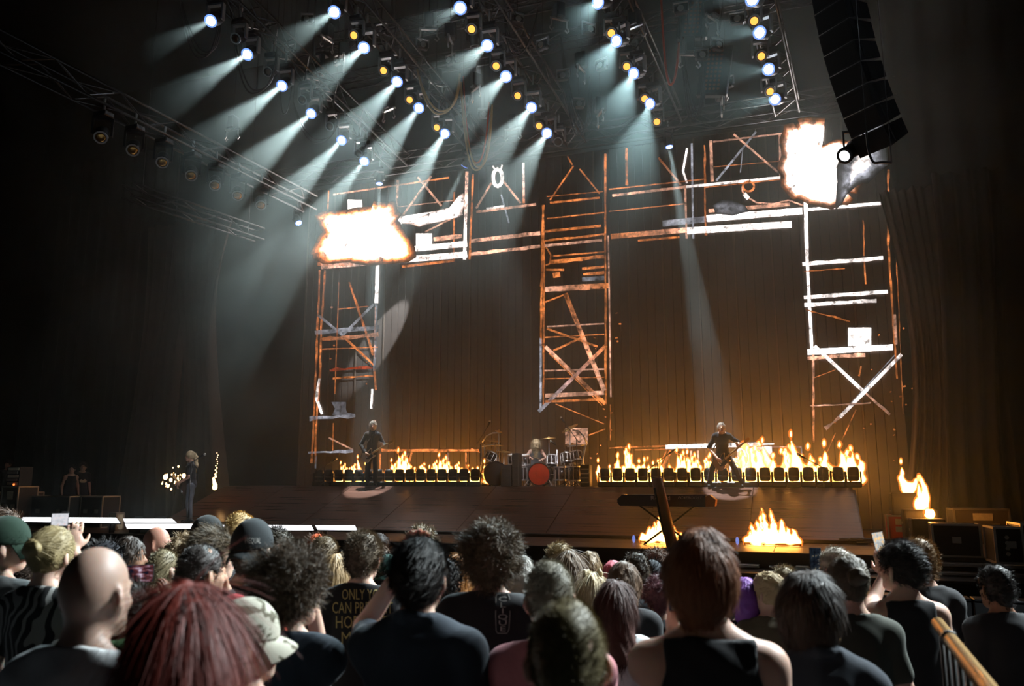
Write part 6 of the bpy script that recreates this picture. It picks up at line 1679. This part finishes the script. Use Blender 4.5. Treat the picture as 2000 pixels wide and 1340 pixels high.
# left guitarist
p = atY(725, 950, 20.98); v = Vector((p.x, 20.98, ZR)); ht = atY(722, 824, 20.98).z - ZR; hd = toward(v, 0, 0)
arms = {'L': ((-.31, .02, 1.13), (-.27, .22, 1.06)), 'R': ((.31, -.02, 1.12), (.17, .21, .88))}
t, hc, Rh = person('guitarist in a black blazer with a white guitar, left on the riser', v, hd, ht, hair='short', hcol=(.50, .46, .40), shirt=(.016, .016, .018), sleeve=1.85, pants=(.012, .012, .014), arms=arms, hy=-6, lod=1, collar=True, group=GRP, seed=71, hlen=.03,
       hands={'L': ((.2, -.1, .8), (.6, .6, 0), 1.0, .1), 'R': ((-.7, .1, -.5), (0, -1, 0), .7, .15)}, name='person')
M = wmat(v, hd, ht / 1.75); guitar('white offset electric guitar held by the left guitarist', M, (.10, .185, .82), (-.42, .26, 1.14), (0, 1, .12), M_gw, M_gk)
MB().path([(.30, .2, .76), (.2, .12, 1.1), (-.02, .12, 1.40), (-.10, .02, 1.50), (-.1, -.13, 1.35), (.12, -.15, 1.05), (.28, -.02, .85)], .016, 6).build('guitar_strap', M_rub, t, True)
# white shirt panels of the blazer lapels
for sx in (-1, 1): MB().path([(sx * .075, .10, 1.49), (sx * .06, .128, 1.38), (sx * .035, .128, 1.25), (sx * .02, .12, 1.12)], .013, 6).build('lapel', cmat((.035, .035, .038)), t, True)
# right guitarist, legs wide
p = atY(1414, 950, 20.98); v = Vector((p.x, 20.98, ZR)); hd = toward(v, 0, 0); ht = 1.76
arms = {'L': ((-.40, .16, 1.10), (-.37, .40, .98)), 'R': ((.33, .10, .98), (.12, .36, .70))}
legs = {'L': ((-.28, .09, .46), (-.44, -.02, .09)), 'R': ((.27, .10, .46), (.36, .0, .09))}
t, hc, Rh = person('guitarist in black bent over his guitar with legs wide, right on the riser', v, hd, ht, hair='short', hcol=(.55, .50, .44), shirt=(.014, .014, .015), sleeve=.95, pants=(.03, .025, .024), arms=arms, legs=legs, hp=-38, lean=22, torso_dz=-.10, lod=1, group=GRP, seed=72, hlen=.025, build=1.0,
       hands={'L': ((.2, -.1, .8), (.6, .6, 0), 1.0, .1), 'R': ((-.7, .1, -.5), (0, -1, 0), .7, .15)})
M = wmat(v, hd, ht / 1.75); guitar('dark brown electric guitar slung low by the right guitarist', M, (.03, .34, .62), (-.52, .46, 1.08), (0, 1, .1), M_gs, M_gk)
MB().path([(.22, .3, .60), (.25, .12, .9), (.05, .2, 1.22), (-.10, .26, 1.32), (-.12, .08, 1.33), (.10, -.08, 1.0), (.22, .1, .74)], .016, 6).build('guitar_strap', M_rub, t, True)
# drummer
p = atY(1047, 900, 22.45); v = Vector((p.x, 22.45, ZR)); hd = toward(v, 0, 0)
arms = {'L': ((-.30, .12, .78), (-.16, .40, .74)), 'R': ((.32, .10, .80), (.17, .38, .80))}
legs = {'L': ((-.2, .40, .52), (-.22, .44, .09)), 'R': ((.2, .40, .52), (.22, .44, .09))}
t, hc, Rh = person('blond drummer in a grey vest with hair over the face', v, hd, 1.80, hair='long', hcol=(.62, .50, .30), shirt=(.10, .11, .12), tank=True, arms=arms, legs=legs, torso_dz=-.42, hp=-32, hlen=.22, lod=1, group=GRP, seed=73,
       hands={'L': ((.5, .6, -.2), (0, 0, -1), 1.0, .1), 'R': ((-.5, .6, -.2), (0, 0, -1), 1.0, .1)}, puff=.022)
# fringe of hair falling forward
fr = SDF()
for sx in (-1, -.4, .4, 1): fr.cap(Rh @ np.array((sx * .05, .075, .065)) + hc, Rh @ np.array((sx * .055, .115, -.06)) + hc, .026, .020); fr.cap(Rh @ np.array((sx * .055, .115, -.06)) + hc, Rh @ np.array((sx * .06, .115, -.06)) + hc + (0, 0, -.13), .022, .008)
P2, Q2 = fr.mesh(.011, .03, .006, 60, 5); np_mesh('fringe', P2, Q2, hmat((.62, .50, .30)), t)
M = wmat(v, hd, 1.80 / 1.75)
for sd, a, b in (('left', (-.10, .46, .75), (.06, .72, .80)), ('right', (.10, .44, .81), (-.02, .72, .93))):
    a, b = M @ Vector(a), M @ Vector(b); tag(MB().tube(a, b, .008, 8, .006).build('drum_stick', mat('stick_wood', (.6, .42, .2), .5), None, True), 'wooden drumstick in the %s hand of the drummer' % sd, 'drumstick')
t = thing('drum_stool', 'round black stool under the drummer', 'stool', v)
MB().lathe([(.17, .41), (.19, .43), (.19, .47), (.16, .49)], 20).build('seat', M_rub, t, True)
MB().tube((0, 0, .05), (0, 0, .42), .025, 8).build('post', M_chr, t, True)
for k in range(3): MB().tube((0, 0, .2), (.26 * math.cos(2.1 * k), .26 * math.sin(2.1 * k), .01), .012, 6).build('leg', M_chr, t)
# singer in profile
p = atY(368, 1020, 16.6); v = Vector((p.x, 16.6, .24)); hd = toward(v, v.x - 4.0, v.y - 2.7); ht = atY(368, 882, 16.6).z - .24
arms = {'L': ((-.27, .02, 1.12), (-.20, .24, .98)), 'R': ((.30, .06, 1.10), (.12, .30, .92))}
t, hc, Rh = person('singer with a long fair ponytail facing left at the stage front', v, hd, ht, hair='pony', hcol=(.42, .33, .20), shirt=(.018, .018, .02), pants=(.10, .11, .13), arms=arms, lod=0, group=GRP, seed=74, skin='tan', hlen=.08, puff=.014, lean=4, sleeve=.75,
       hands={'L': ((.2, .7, -.2), (.7, 0, -.5), .9, .1), 'R': ((-.7, .2, -.4), (0, -1, 0), .7, .15)})
tl = SDF(); tl.cap(hc + (0, -.13, .0), hc + (0, -.16, -.22), .045, .05); tl.cap(hc + (0, -.16, -.22), hc + (.0, -.14, -.42), .05, .02); P2, Q2 = tl.mesh(.012, .03, .006, 50, 8); np_mesh('ponytail', P2, Q2, hmat((.42, .33, .20)), t)
M = wmat(v, hd, ht / 1.75); guitar('black electric guitar held by the singer', M, (.06, .20, .90), (-.46, .30, 1.10), (0, 1, .1), M_gk, M_rub)
MB().path([(.26, .2, .86), (.15, .12, 1.15), (-.06, .12, 1.42), (-.12, .0, 1.50), (-.08, -.15, 1.3), (.14, -.13, 1.0), (.25, .0, .9)], .016, 6).build('guitar_strap', M_rub, t, True)
j = atY(374, 902, 16.25); mic_stand('singer microphone stand with a boom and pale microphone', (j.x, 16.25, .24), j, atY(389, 893.5, 16.25), tail=atY(362, 912, 16.25))
# stage hands
for (px, yt, Y, lab, kw) in [(141, 908, 18.4, 'stagehand in a dark sleeveless shirt watching from the left wing', dict(hair='buzz', hcol=BK, tank=True, seed=81, hy=-30)),
                             (163, 903, 18.9, 'stagehand with a pale badge print on his black T-shirt, left wing', dict(hair='buzz', hcol=DKB, seed=82, hy=-20)),
                             (17, 898, 18.5, 'stagehand at the far left edge beside the gear rack', dict(hair='short', hcol=BK, seed=83, hy=-60))]:
    p = atY(px, yt, Y); v = Vector((p.x, Y, 0)); t, hc, Rh = person(lab, v, toward(v, -6, 12), p.z - .015, shirt=(.02, .02, .02), lod=2, group='stagehands in the left wing', **kw)
    if 'badge' in lab: MB().ell((0, .118, 1.22), (.10, .008, .06), nu=14, nv=6).build('badge_print', M_lab, t)
